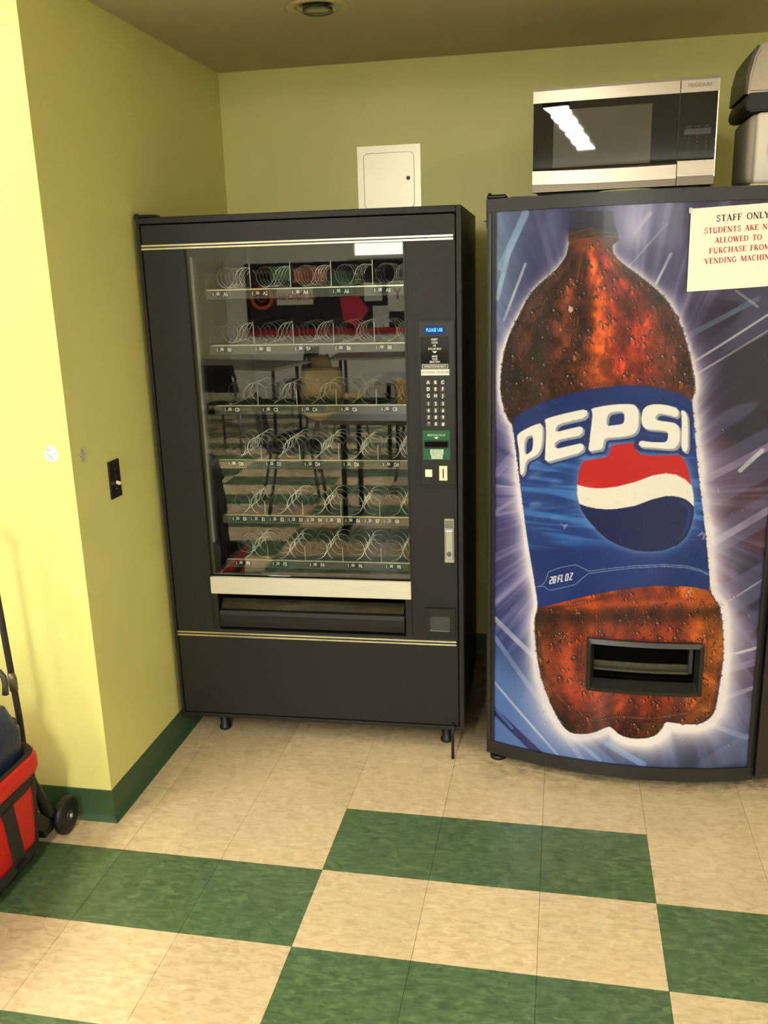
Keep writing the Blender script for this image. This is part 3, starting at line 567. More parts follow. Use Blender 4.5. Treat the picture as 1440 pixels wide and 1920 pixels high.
for j in range(j0, 4):
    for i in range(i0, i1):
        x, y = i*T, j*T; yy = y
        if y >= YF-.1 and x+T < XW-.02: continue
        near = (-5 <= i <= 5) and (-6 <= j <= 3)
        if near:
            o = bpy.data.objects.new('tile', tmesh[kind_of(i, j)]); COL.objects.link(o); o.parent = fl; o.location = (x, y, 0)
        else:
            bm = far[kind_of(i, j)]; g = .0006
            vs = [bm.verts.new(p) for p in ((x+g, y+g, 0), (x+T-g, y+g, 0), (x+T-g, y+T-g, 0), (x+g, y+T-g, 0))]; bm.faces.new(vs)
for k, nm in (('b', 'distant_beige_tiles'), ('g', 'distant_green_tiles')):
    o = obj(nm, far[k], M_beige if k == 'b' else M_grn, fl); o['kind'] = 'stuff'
TK = .12
struct(obj('wall_back', B(XW-TK, X1+TK, YB, YB+TK, 0, HC+.1), M_wall))
struct(obj('wall_left', B(XW-TK, XW, YF, YB, 0, ROOM_H), M_wall))
# the pier facing the room, running off to the left (rises to the higher room ceiling)
struct(obj('wall_front', B(X0-TK, XW-TK, YF, YF+TK, 0, ROOM_H), M_wall))
struct(obj('wall_lintel', B(XW-.0005, X1+TK, YF, YF+TK, HC, ROOM_H), M_wall))
struct(obj('ceiling', B(XW-TK, X1+TK, YF+TK, YB+TK, HC, HC+.08), M_ceil))
struct(obj('ceiling_room', B(X0-TK, X1+TK, Y0-TK, YF+TK, ROOM_H, ROOM_H+.08), mat('room_ceiling_paint', srgb(226, 220, 205), rough=.9)))
struct(obj('wall_right', B(X1, X1+TK, Y0-TK, YB, 0, ROOM_H), M_roomw))
struct(obj('wall_room_left', B(X0-TK, X0, Y0-TK, YF, 0, ROOM_H), M_roomw))
struct(obj('wall_room_back', B(X0, X1, Y0-TK, Y0, 0, ROOM_H), M_roomw))
# cove base: vertical band with a curved toe
COVE = [(0, .102), (.0022, .102), (.003, .10), (.003, .022), (.0045, .013), (.009, .006), (.017, .0025), (.020, .001), (.020, 0), (0, 0)]
def cove(name, p, q, nrm, ext=0):
    bm = bmesh.new(); A_ = []; n = Vector(nrm)
    for e, pt in ((0, Vector(p)), (1, Vector(q))):
        # mitre at outer corners: the toe runs on by its own depth
        d = (Vector(q)-Vector(p)).normalized()
        A_.append([bm.verts.new(pt+n*(u+.0003)+Vector((0,0,z))+(d*(u*(ext if e else 0)))) for u, z in COVE])
    k = len(COVE)
    for i in range(k): bm.faces.new((A_[0][i], A_[0][(i+1)%k], A_[1][(i+1)%k], A_[1][i]))
    bm.faces.new(A_[0]); bm.faces.new(A_[1][::-1]); bmesh.ops.recalc_face_normals(bm, faces=bm.faces)
    return struct(obj(name, bm, M_base))
cove('baseboard_left', (XW, YB-.001, 0), (XW, YF, 0), (1, 0, 0), 1)
cove('baseboard_front', (X0+.01, YF, 0), (XW, YF, 0), (0, -1, 0), 1)
cove('baseboard_back', (XW+.022, YB, 0), (X1-.01, YB, 0), (0, -1, 0), 0)
cove('baseboard_room', (X0+.03, Y0, 0), (X1-.03, Y0, 0), (0, 1, 0), 0)

# high window in the far wall, daylight behind frosted panes
M_sky = mat('daylit_frosted_pane', srgb(236, 240, 232), rough=.5, emit=WINDOW_GLOW)
wn = struct(obj('window_1', ringplate(bmesh.new(), [(-1.46, 1.79), (2.4, 1.79), (2.4, 2.62), (-1.46, 2.62)], [(-1.41, 1.83), (2.35, 1.83), (2.35, 2.57), (-1.41, 2.57)], Y0+.001, Y0+.06), M_roomw))
for k in range(4): obj('pane', B(-1.41+.94*k+.008, -1.41+.94*(k+1)-.008, Y0+.012, Y0+.018, 1.83, 2.57), M_sky, wn)
for k in range(3): obj('mullion', B(-1.41+.94*(k+1)-.02, -1.41+.94*(k+1)+.02, Y0+.010, Y0+.05, 1.83, 2.57), M_blk2, wn)
# fluorescent fixtures of the room
for k, (x, y, L_, s) in enumerate(LAMPS):
    t = wthing('ceiling_light', ['long fluorescent ceiling light in front of the bright yellow wall', 'fluorescent ceiling light farther down the left row', 'fluorescent ceiling light mirrored in the microwave door',
        'fluorescent ceiling light behind the mirrored one, same row', 'fluorescent ceiling light on the right side of the room', 'rearmost fluorescent ceiling light on the left', 'rearmost fluorescent ceiling light on the right'][k], 'ceiling light', (x, y, ROOM_H))
    wd = .24
    obj('light_housing', ringplate(bmesh.new(), [(x+a, b) for a, b in rrect(-wd/2-.02, wd/2+.02, ROOM_H-.06, ROOM_H, .005, 1)], [(x+a, b) for a, b in rrect(-wd/2, wd/2, ROOM_H-.055, ROOM_H-.004, .004, 1)], y-L_/2, y+L_/2), M_wh, t)
    m = M_lamp.copy(); m.name = 'lamp_diffuser'; bb = m.node_tree.nodes['Principled BSDF']
    bb.inputs['Emission Color'].default_value = (*LAMP_COL, 1); bb.inputs['Emission Strength'].default_value = s
    for q in range(3):
        ya = y-L_/2+L_*q/3+.008; yb = y-L_/2+L_*(q+1)/3-.008
        obj('light_diffuser', B(x-wd/2+.006, x+wd/2-.006, ya, yb, ROOM_H-.062, ROOM_H-.056), m, t)

# recessed downlight, unlit, in the alcove ceiling
t = wthing('recessed_downlight', 'unlit round recessed downlight in the ceiling above the snack machine', 'ceiling light', (-.10, .455, HC))
obj('trim_ring', lathe(bmesh.new(), [(.092, -.0005), (.094, -.004), (.080, -.0075), (.069, -.006), (.066, 0.0)], (-.10, .455, HC), n=48), mat('downlight_trim', srgb(190, 178, 130), rough=.45), t)
obj('reflector', lathe(bmesh.new(), [(.066, -.004), (.060, -.006), (.052, -.010), (.03, -.013), (.001, -.014)], (-.10, .455, HC), n=48), mat('downlight_reflector', srgb(150, 150, 130), rough=.15, metal=.9), t)
obj('lamp_rim', lathe(bmesh.new(), [(.045, -.0135), (.047, -.017), (.042, -.017), (.040, -.0135)], (-.10, .455, HC), n=40), M_ssd, t)

# ================================================================ wall fittings
t = wthing('access_panel', 'square steel access panel with a round key lock on the back wall', 'access panel', (-.04, YB, 1.99))
pr = rrect(-.137, .059, 1.877, 2.078, .018, 6)
obj('frame', ringplate(bmesh.new(), [(x, z) for x, z in rrect(-.163, .086, 1.852, 2.106, .001, 6)], [(x, z) for x, z in rrect(-.139, .061, 1.875, 2.080, .019, 6)], YB-.006, YB-.0003), M_panel, t)
obj('door', prism(bmesh.new(), pr, YB-.0065, YB-.0012), M_panel, t)
o = obj('lock', lathe(bmesh.new(), [(.0075, 0), (.0075, -.003), (.0045, -.004), (.004, -.002), (.002, -.002), (.0015, -.004), (.0001, -.004)], (.037, YB-.0065, 1.984), 'y', 20), M_ssd, t)
# light switch on the left alcove wall (x = XW)
t = wthing('light_switch', 'black light switch plate with ivory toggle on the left green wall', 'switch', (XW, .0625, 1.044))
obj('plate', B(XW+.0003, XW+.006, .029, .097, .985, 1.103, .003, 2), M_blk2, t)
bm = B(XW+.006, XW+.0085, .056, .069, 1.031, 1.057, .001)
obj('switch_surround', bm, M_blk2, t)
bm = bmesh.new(); box(bm, XW+.004, XW+.024, .058, .067, 1.030, 1.040, .002)
bmesh.ops.rotate(bm, verts=bm.verts, cent=(XW+.006, .0625, 1.04), matrix=Matrix.Rotation(math.radians(18), 3, 'Y')); obj('toggle', bm, M_ivory, t)
for z in (1.074, 1.014): obj('screw', lathe(bmesh.new(), [(.003, 0), (.003, .0008), (.0001, .0012)], (XW+.0062, .0625, z), 'x', 10), M_ssd, t)
# round number stickers
t = wthing('wall_sticker', 'round white sticker reading 34 over 25 on the bright yellow wall', 'sticker', (-.770, YF, 1.168))
bm = prism(bmesh.new(), [(-.770+.021*math.cos(2*PI*k/32), 1.168+.023*math.sin(2*PI*k/32)) for k in range(32)], YF-.0006, YF-.0001); obj('paper_disc', bm, M_paper, t)
bm = hand_digits(bmesh.new(), '34', -.786, YF-.0009, 1.173, .011, .0013); ribbon(bm, [(-.788, 1.167), (-.752, 1.169)], .001, YF-.0009); hand_digits(bm, '25', -.781, YF-.0009, 1.152, .011, .0013)
obj('handwriting', bm, M_ink, t)
t = wthing('wall_sticker', 'round sticker reading 35 over 31 on the darker green wall', 'sticker', (XW, -.099, 1.152))
def tow(c): return Vector((XW-(c.y), c.x, c.z))      # xz drawing turned onto the wall x = XW
bm = prism(bmesh.new(), [(-.099+.024*math.cos(2*PI*k/32), 1.152+.025*math.sin(2*PI*k/32)) for k in range(32)], -.0006, -.0001)
for v in bm.verts: v.co = tow(v.co)
bmesh.ops.recalc_face_normals(bm, faces=bm.faces); obj('paper_disc', bm, mat('sticker_paper', srgb(214, 208, 160), rough=.6), t)
bm = hand_digits(bmesh.new(), '35', -.112, -.0009, 1.157, .012, .0016, xf=tow); ribbon(bm, [(-.118, 1.150), (-.084, 1.153)], .0012, -.0009, xf=tow); hand_digits(bm, '31', -.110, -.0009, 1.135, .012, .0016, xf=tow)
obj('handwriting', bm, M_ink, t)

# ================================================================ snack vending machine (built in its own frame: x right, y away, front face y = 0)
SN = thing('vending_machine', 'tall black glass-front snack vending machine with empty spiral shelves', 'vending machine', (-.69, .338, 0), math.atan(.027))
W_, H_, D_ = 1.025, 1.822, .62
bm = bmesh.new()
box(bm, 0, .010, 0, D_, .10, H_, .002); box(bm, 1.008, W_, 0, D_, .10, H_, .002)
box(bm, .010, 1.008, 0, D_, H_-.020, H_, .002); box(bm, .010, 1.008, 0, D_, .10, .113, .001); box(bm, .010, 1.008, D_-.01, D_, .113, H_-.02)
obj('cabinet', bm, M_blk, SN)
bm = bmesh.new()  # door: stiles, rails, one sheet of textured steel
ringplate(bm, [(.0135, .117), (1.0045, .117), (1.0045, 1.798), (.0135, 1.798)], [(.148, .441), (.849, .441), (.849, 1.727), (.148, 1.727)], .004, .055)
dr = obj('door', bm, M_blk, SN)
for z in (1.7365, 1.7265, .4275, .4165):
    o = obj('chrome_trim', B(.0105, 1.001, -.003, .004, z-.0034, z+.0034, .0015), M_chr, SN)
obj('hinge_cap', B(-.008, .06, .004, .06, H_, H_+.009, .003), M_blk2, SN)
obj('hinge_pin', lathe(bmesh.new(), [(.0001, .016), (.007, .016), (.008, .014), (.008, 0)], (.0, .012, H_-.004), n=14), M_blk2, SN)
# window
obj('window_glass', B(.148, .849, .012, .016, .640, 1.727), M_glass, SN)
for gx in (.144, .847): obj('window_gasket', B(gx, gx+.006, .002, .012, .638, 1.729), M_blk2, SN)
# inner cell
bm = bmesh.new()
box(bm, .150, .172, .058, .59, .45, 1.79); box(bm, .985, 1.0, .058, .59, .45, 1.79); box(bm, .172, .985, .575, .59, .45, 1.79); box(bm, .172, .985, .058, .575, 1.765, 1.79)
obj('liner', bm, M_dark, SN)
obj('lamp_channel', B(.156, .166, .030, .055, .75, 1.70, .002), mat('lamp_channel_plastic', srgb(150, 150, 146), rough=.4), SN)
# spiral coil meshes
def coil_mesh(nm, hand, pitch, turns, r=.0325, wr=.0015):
    bm = bmesh.new(); n = int(turns*26); pts = []
    for i in range(n+1):
        a = 2*PI*turns*i/n; pts.append((hand*r*math.sin(a), pitch*turns*i/n, r*math.cos(a)*-1))
    tube(bm, pts, wr, 5); me = bpy.data.meshes.new(nm); bm.to_mesh(me); bm.free(); me.materials.append(M_wire); return me
coils = {p: (coil_mesh('coil', 1, p, .20/p), coil_mesh('coil', -1, p, .20/p)) for p in (.040, .055, .075, .060)}
def divider_mesh():
    bm = bmesh.new(); prism(bm, [(0, 0), (0, 1)], 0, 1) if False else None
    return bm
ROWS = [('A', 1.582, .040, 5, ['4.00','4.00','4.00','4.00','4.00']), ('B', 1.403, .055, 5, ['1.00']*5), ('C', 1.203, .075, 5, ['1.00']*5),
        ('D', 1.017, .055, 5, ['1.00','1.25','1.25','1.25','1.00']), ('E', .821, .060, 9, ['1.25','1.25','1.25','1.25','1.25','1.25','1.00','1.25','1.25']), ('F', .659, .060, 5, ['1.00','1.25','1.00','1.00','1.00'])]
PRY = .095
for name, zs, pitch, nl, prices in ROWS:
    prices = ['1.00' if p == '4.00' else p for p in prices]
    zt = zs+.0125
    bm = bmesh.new(); box(bm, .178, .978, PRY+.004, PRY+.47, zt-.003, zt)                      # tray floor
    box(bm, .176, .179, PRY+.002, PRY+.47, zt-.02, zt+.055); box(bm, .978, .981, PRY+.002, PRY+.47, zt-.02, zt+.055)
    box(bm, .179, .978, PRY+.465, PRY+.468, zt, zt+.06)
    tr = obj('shelf_tray', bm, M_tray, SN)
    obj('shelf_lip', B(.178, .98, PRY-.003, PRY+.004, zt-.0035, zt+.0025, .001), M_chr, tr)
    obj('price_strip', B(.178, .98, PRY-.0006, PRY+.003, zs-.0175, zt-.003), M_strip, tr)
    zc = zs+.0485
    for k in range(12):
        xc = .2405+.0666*k
        if xc+.033 > .978: break
        c = bpy.data.objects.new('spiral_coil', coils[pitch][k % 2]); COL.objects.link(c); c.parent = tr; c.location = (xc, PRY+.006+(.006 if k % 2 else 0), zc)
        c.rotation_euler = (0, random.uniform(-.5, .5), 0)
    for k in range(5):
        o = obj('divider', B(.3305-.1350*0+.1345*k, .3312+.1345*k, PRY+.006, PRY+.44, zt, zt+(.078 if name in 'AB' else .050)), M_div, tr)
        obj('divider_edge', B(.3300+.1345*k, .3317+.1345*k, PRY+.003, PRY+.006, zt, zt+(.080 if name == 'A' else .066 if name == 'B' else .050)), M_edge, tr)
    for k in range(nl):
        step = .1345 if nl == 5 else .0670; xl = (.229 if nl == 5 else .2405)+step*k
        if nl == 5 and name in 'CDF': xl += .012
        d = k*2 if nl == 5 else k
        bm = bmesh.new(); s_ = .0155 if nl == 5 else .0
        box(bm, xl-.030 if nl == 5 else xl-.029, xl+.028 if nl == 5 else xl+.027, PRY-.002, PRY-.0006, zs-.0115, zs+.008, mi=0)
        hh = .0108
        text_bm(bm, prices[k][0]+' .', xl-.0225 if nl == 5 else xl-.022, PRY-.0026, zs-.0025, hh, .8, mi=1, bold=.035)
        text_bm(bm, prices[k][2:], xl-.0085, PRY-.0026, zs-.0005, hh*.9, .8, mi=1, bold=.035)
        text_bm(bm, '%s%d' % (name, d), xl+.0175, PRY-.0026, zs-.0025, hh*1.12, .78, mi=1, bold=.035)
        o = obj('price_label', bm, [M_blk2, M_white], tr)
# bright strip and delivery bin
obj('window_rail', B(.152, .851, -.010, .004, .5775, .6385, .0015), M_alu, SN)
bm = bmesh.new(); box(bm, .150, .172, .0, .05, .441, .577, .001); box(bm, .829, .851, .0, .05, .441, .577, .001); obj('bin_cheek', bm, M_blk2, SN)
bm = bmesh.new(); box(bm, .172, .829, .05, .30, .441, .446); box(bm, .172, .829, .045, .05, .446, .500); box(bm, .172, .829, .29, .30, .446, .64); obj('delivery_bin', bm, M_void, SN)
bm = bmesh.new()
prof = [(.012, .447), (-.002, .455), (-.006, .475), (-.006, .500), (-.003, .514), (.012, .519), (.018, .519), (.018, .447)]
va = [bm.verts.new((.176, y, z)) for y, z in prof]; vb = [bm.verts.new((.825, y, z)) for y, z in prof]
for i in range(len(prof)): bm.faces.new((va[i], va[(i+1)%len(prof)], vb[(i+1)%len(prof)], vb[i]))
bm.faces.new(va); bm.faces.new(vb[::-1]); bmesh.ops.recalc_face_normals(bm, faces=bm.faces)
fp = obj('delivery_flap', bm, M_blk2, SN)
bm = bmesh.new(); prof = [(.004, .5195), (.030, .549), (.032, .547), (.006, .5175)]
va = [bm.verts.new((.180, y, z)) for y, z in prof]; vb = [bm.verts.new((.822, y, z)) for y, z in prof]
for i in range(4): bm.faces.new((va[i], va[(i+1)%4], vb[(i+1)%4], vb[i]))
bm.faces.new(va); bm.faces.new(vb[::-1]); bmesh.ops.recalc_face_normals(bm, faces=bm.faces)
plab(obj('flap_bevel', bm, mat('scratched_dark_steel', srgb(70, 66, 54), rough=.32, metal=.9, noise=.35, nscale=18, stretch=(1, 1, 6)), fp), 'scratched metal top edge of the flap')
# control panel
cp = obj('control_panel', ringplate(bmesh.new(), rrect(.8845, 1.0015, .962, 1.489, .004, 3), rrect(.8905, .9955, .970, 1.482, .003, 3), -.005, .004), M_blk2, SN)
obj('panel_face', B(.8905, .9955, -.0012, .004, .970, 1.482), mat('panel_black', srgb(20, 19, 18), rough=.4), cp)
bm = B(.908, .972, -.0022, -.0012, 1.444, 1.474); obj('display_window', bm, M_ledb, cp)
obj('display_text', text_bm(bmesh.new(), 'PLEASE USE', .940, -.0026, 1.459, .0105, .68, bold=.0), M_led, cp)
obj('instruction_plate', B(.896, .984, -.0022, -.0012, 1.357, 1.439, .0005), mat('plate_black_gloss', srgb(20, 20, 20), rough=.08, spec=.6), cp)
bm = bmesh.new()
for s, z in (('INSERT', 1.4305), ('COINS', 1.421), ('OR', 1.4115), ('DOLLAR BILLS', 1.402), ('MAKE', 1.379), ('YOUR', 1.3705), ('SELECTION', 1.362)):
    text_bm(bm, s, .940, -.0026, z, .0062, .72, bold=.012)
vs = [bm.verts.new(c) for c in ((.932, -.0026, 1.395), (.940, -.0026, 1.3885), (.948, -.0026, 1.395))]; bm.faces.new(vs)
obj('instruction_text', bm, M_white, cp)
bm = ringplate(bmesh.new(), rrect(.900, .981, 1.3425, 1.3545, .0008, 1), rrect(.9012, .9798, 1.3437, 1.3533, .0005, 1), -.0022, -.0012)
text_bm(bm, 'CHANGE RETURNED BELOW', .9405, -.0026, 1.3485, .0052, .72, bold=.01); obj('change_notice', bm, M_white, cp)
bm = B(.8965, .985, -.003, -.0012, 1.3205, 1.3395, .0005); text_bm(bm, 'NATIONAL VENDORS', .9408, -.0034, 1.330, .0070, .93, mi=1); obj('maker_plate', bm, [M_alu, M_ink], cp)
KEYS = [('A', 0, 1.299), ('B', 1, 1.299), ('C', 2, 1.299), ('D', 0, 1.278), ('E', 1, 1.278), ('F', 2, 1.278), ('G', 0, 1.257), ('H', 1, 1.257), ('J', 2, 1.257)]
for r, row in enumerate(('123', '456', '789', '*0#')):
    for c, ch in enumerate(row): KEYS.append((ch, c, 1.232-.0213*r))
keym = bpy.data.meshes.new('key'); bm = B(-.0078, .0078, -.0035, .003, -.0078, .0078, .0018); bm.to_mesh(keym); bm.free(); keym.materials.append(mat('key_plastic', srgb(84, 80, 74), rough=.35))
for ch, c, z in KEYS:
    k = bpy.data.objects.new('keypad_key', keym); COL.objects.link(k); k.parent = SN; k.location = (.9185+.0228*c, -.0015, z)
    obj('key_legend', text_bm(bmesh.new(), ch, 0, -.0039, 0, .0105, .85, bold=.03), M_white, k)
ba = obj('bill_acceptor', B(.8985, .9855, -.004, -.0012, 1.052, 1.148, .001), M_green, SN)
bm = ringplate(bmesh.new(), rrect(.903, .980, 1.0915, 1.1155, .001, 1), rrect(.906, .977, 1.0955, 1.1115, .001, 1), -.009, -.004); obj('slot_bezel', bm, M_blk2, ba)
obj('bill_slot', B(.906, .977, -.0046, -.004, 1.0955, 1.1115), M_void, ba)
bm = text_bm(bmesh.new(), 'INSERT $1 BILL FACE UP', .942, -.0046, 1.1325, .0056, .66); vs = [bm.verts.new(c) for c in ((.934, -.0046, 1.1265), (.942, -.0046, 1.120), (.950, -.0046, 1.1265))]; bm.faces.new(vs)
obj('bill_text', bm, M_white, ba)
bm = prism(bmesh.new(), [(.922,1.0875),(.964,1.0875),(.9645,1.072),(.9615,1.068),(.9605,1.056),(.9255,1.056),(.925,1.068),(.9215,1.072)], -.0065, -.004)
obj('bill_guide', bm, mat('pale_green_bill_print', srgb(176, 196, 168), rough=.35, noise=.3, nscale=140), ba)
plab(obj('return_button', B(.9045, .9275, -.008, -.0012, .997, 1.0215, .002, 2), M_ivory, SN), 'square ivory coin return button')
bm = B(.9495, .9755, -.005, -.0012, .985, 1.033, .001); cs = obj('coin_slot', bm, M_ivory, SN); obj('slot_opening', B(.9608, .9642, -.0055, -.005, .993, 1.024), M_void, cs)
hd = obj('lock_handle', B(.9635, .9955, -.004, .004, .708, .858, .002), M_silver, SN)
obj('handle_recess', B(.9665, .9925, -.0046, -.004, .826, .853), mat('handle_recess_grey', srgb(120, 120, 116), rough=.4, metal=.4), hd)
obj('t_handle', B(.967, .992, -.014, -.004, .722, .822, .003, 2), M_silver, hd)
obj('keyhole', lathe(bmesh.new(), [(.008, 0), (.008, -.003), (.005, -.0035), (.0001, -.003)], (.9795, -.0141, .742), 'y', 18), M_ssd, hd)
cr = obj('coin_return', ringplate(bmesh.new(), rrect(.895, .997, .456, .548, .002, 2), rrect(.9105, .979, .465, .5195, .002, 2), -.007, .004), M_blk2, SN)
obj('coin_cup_flap', B(.9105, .979, -.0018, .0035, .465, .5195), mat('cup_flap', srgb(48, 48, 44), rough=.15, spec=.6), cr)
obj('cup_lip', B(.9105, .979, -.0055, -.0018, .465, .4685, .001), mat('cup_lip_grey', srgb(110, 108, 98), rough=.3), cr)
for lx, ly in ((.120, .105), (.952, .105), (.120, .55), (.952, .55)):
    obj('leg', lathe(bmesh.new(), [(.0001, 0), (.019, 0), (.021, .004), (.021, .012), (.016, .016), (.016, .10)], (lx, ly, 0), n=20), M_blk2, SN)
obj('hanging_rod', tube(bmesh.new(), [(.986, -.020, .002), (.986, -.020, .118), (.986, -.012, .124), (.986, .006, .124)], .0052, 8), M_blk2, SN)
obj('base_rail', B(.012, 1.006, .012, .035, .097, .101), M_blk2, SN)

# ================================================================ drinks vending machine
PM = wthing('vending_machine', 'drinks vending machine with a giant cola bottle printed on its door', 'vending machine', (.92, .62, 0))
def DOOR_Y(x): return .247+.417*(x-.92)**2
PXR = 1.42
bm = bmesh.new(); box(bm, .416, PXR-.004, .398, .96, .055, 1.8325, .004)
obj('cabinet', bm, M_blks, PM)
def curved(bm, x0, x1, z0, z1, off, yb, n=24, mi=0):
    R_ = []
    for i in range(n+1):
        x = x0+(x1-x0)*i/n; yf = DOOR_Y(x)+off
        R_.append([bm.verts.new(p) for p in ((x, yf, z0), (x, yf, z1), (x, yb(x) if callable(yb) else yb, z1), (x, yb(x) if callable(yb) else yb, z0))])
    for i in range(n):
        for k in range(4):
            f = bm.faces.new((R_[i][k], R_[i+1][k], R_[i+1][(k+1)%4], R_[i][(k+1)%4])); f.material_index = mi
    bm.faces.new(R_[0][::-1]); bm.faces.new(R_[-1]); bmesh.ops.recalc_face_normals(bm, faces=bm.faces); return bm
SL = (.7335, 1.081, .343, .511)
bm = bmesh.new(); YD = .395
curved(bm, .412, PX0, .083, PZ1, -.006, YD, 3); curved(bm, .412, 1.2625, PZ1, 1.832, -.008, YD, 24); curved(bm, .412, 1.2625, .038, .083, -.008, YD, 24); curved(bm, PX1, 1.2625, .083, PZ1, -.006, YD, 3)
curved(bm, .418, .425, .09, 1.79, -.009, .34, 1); 
dfr = obj('door_frame', bm, mat('satin_black_frame', srgb(26, 25, 26), rough=.38, spec=.5), PM)
bm = bmesh.new(); curved(bm, 1.266, PXR, .052, 1.832, -.024, YD, 6); obj('selection_column', bm, mat('brown_black_panel', srgb(30, 24, 21), rough=.45), PM)
bm = bmesh.new()  # door core behind the print, leaving the delivery opening
bk = lambda x: YD
curved(bm, PX0, SL[0], .083, PZ1, .003, YD, 8); curved(bm, SL[1], PX1, .083, PZ1, .003, YD, 6); curved(bm, SL[0], SL[1], SL[3], PZ1, .003, YD, 8); curved(bm, SL[0], SL[1], .083, SL[2], .003, YD, 8)
obj('door_core', bm, M_blk2, PM)
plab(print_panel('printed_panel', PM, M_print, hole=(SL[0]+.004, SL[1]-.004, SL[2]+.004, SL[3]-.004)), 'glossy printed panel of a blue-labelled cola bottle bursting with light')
# delivery opening
def rr_c(x0, x1, z0, z1, r): return rrect(x0, x1, z0, z1, r, 4)
bm = bmesh.new()
o_ = rrect(.7325, 1.083, .338, .514, .008, 4); mid = rrect(.745, 1.070, .352, .500, .006, 4); inn = rrect(.757, 1.060, .372, .496, .004, 4)
def ring_c(bm, A1, off1, A2, off2):
    a = [bm.verts.new((x, DOOR_Y(x)+off1, z)) for x, z in A1]; b = [bm.verts.new((x, DOOR_Y(x)+off2, z)) for x, z in A2]; n = len(a)
    for i in range(n): bm.faces.new((a[i], a[(i+1)%n], b[(i+1)%n], b[i]))
def dense(L, m=8):
    out = []
    for i in range(len(L)):
        a, b = L[i], L[(i+1) % len(L)]
        k = m if math.hypot(a[0]-b[0], a[1]-b[1]) > .1 else 1
        out += [(a[0]+(b[0]-a[0])*j/k, a[1]+(b[1]-a[1])*j/k) for j in range(k)]
    return out
o_, mid, inn = dense(o_), dense(mid), dense(inn)
ring_c(bm, o_, .004, o_, -.016); ring_c(bm, o_, -.016, mid, -.022); ring_c(bm, mid, -.022, inn, .012); ring_c(bm, inn, .012, inn, .03)
bmesh.ops.recalc_face_normals(bm, faces=bm.faces)
dt = obj('delivery_frame', bm, mat('charcoal_plastic', srgb(30, 29, 27), rough=.42), PM)
bm = bmesh.new(); box(bm, .742, .757, .27, .388, .35, .51); box(bm, 1.060, 1.075, .27, .388, .35, .51); box(bm, .742, 1.075, .27, .388, .496, .511); box(bm, .742, 1.075, .27, .388, .344, .372); box(bm, .742, 1.075, .388, .394, .35, .51)
obj('delivery_chute', bm, M_void, dt)
bm = bmesh.new(); curved(bm, .757, 1.045, .397, .404, .020, lambda x: DOOR_Y(x)+.045, 12); curved(bm, .757, 1.045, .404, .421, .040, lambda x: DOOR_Y(x)+.045, 12); obj('chute_sill', bm, mat('olive_grey_metal', srgb(76, 72, 56), rough=.4, metal=.4, noise=.25, nscale=60), dt)
bm = bmesh.new(); curved(bm, 1.045, 1.056, .397, .490, .026, lambda x: DOOR_Y(x)+.055, 3); curved(bm, .80, 1.056, .484, .490, .026, lambda x: DOOR_Y(x)+.034, 8); obj('chute_edge', bm, mat('dull_grey_metal', srgb(58, 58, 54), rough=.4), dt)
# base, hinge, underside strip
bm = bmesh.new(); box(bm, .422, PXR-.01, .372, .95, .012, .056, .003); obj('kick_plate', bm, M_blk2, PM)
for x, y in ((.45, .385), (1.38, .385), (.45, .92), (1.38, .92)): obj('foot', lathe(bmesh.new(), [(.0001, 0), (.028, 0), (.028, .008), (.02, .014)], (x, y, 0), n=18), M_blk2, PM)
bm = bmesh.new(); box(bm, .4125, .464, .352, .40, .030, .052, .003); obj('bottom_hinge', bm, M_blk2, PM)
obj('underside_strip', B(1.205, 1.262, .291, .297, .0325, .036), M_chr, PM)
bm = bmesh.new(); box(bm, .411, .468, .350, .410, 1.8325, 1.845, .004); box(bm, .414, .424, .348, .362, 1.845, 1.849, .001); obj('top_hinge', bm, M_blk2, PM)
obj('side_bracket', prism(bmesh.new(), [(.411, 1.775), (.400, 1.771), (.411, 1.769)], .352, .362), M_blk2, PM)
obj('side_moulding', B(.4085, .4155, .362, .40, 1.752, 1.835, .002), M_blk2, PM)
obj('top_edge_strip', B(.476, .535, .400, .405, 1.8325, 1.840), M_blk2, PM)
# ---- notice taped on the door: follows the door's curve
t = wthing('paper_notice', 'white paper notice reading STAFF ONLY taped on the printed cola door', 'sign', (1.11, DOOR_Y(1.11), 1.67))
def on_door(c): return Vector((c.x, DOOR_Y(c.x)-.0085+c.y, c.z))
pa = ((.970, 1.7775), (1.2535, 1.7895), (1.2555, 1.5715), (.971, 1.5595))
bm = bmesh.new(); n = 14; fr = []; bkv = []
for i in range(n+1):
    u = i/n; tp = (pa[0][0]+(pa[1][0]-pa[0][0])*u, pa[0][1]+(pa[1][1]-pa[0][1])*u); bt = (pa[3][0]+(pa[2][0]-pa[3][0])*u, pa[3][1]+(pa[2][1]-pa[3][1])*u)
    fr.append([bm.verts.new(on_door(Vector((q[0], 0, q[1])))) for q in (tp, bt)]); bkv.append([bm.verts.new(on_door(Vector((q[0], .0006, q[1])))) for q in (tp, bt)])
for i in range(n):
    bm.faces.new((fr[i][0], fr[i][1], fr[i+1][1], fr[i+1][0])); bm.faces.new((bkv[i][0], bkv[i+1][0], bkv[i+1][1], bkv[i][1]))
    for q in (0, 1): bm.faces.new((fr[i][q], fr[i+1][q], bkv[i+1][q], bkv[i][q]))
for i in (0, n): bm.faces.new((fr[i][0], fr[i][1], bkv[i][1], bkv[i][0]))
bmesh.ops.recalc_face_normals(bm, faces=bm.faces); obj('paper_sheet', bm, M_paper, t)
sl = math.atan2(.0120, .2835)
def tilt(c):
    x, z = c.x-.970, c.z-1.7775; return on_door(Vector((.970+x*math.cos(sl)-z*math.sin(sl), c.y, 1.7775+x*math.sin(sl)+z*math.cos(sl))))
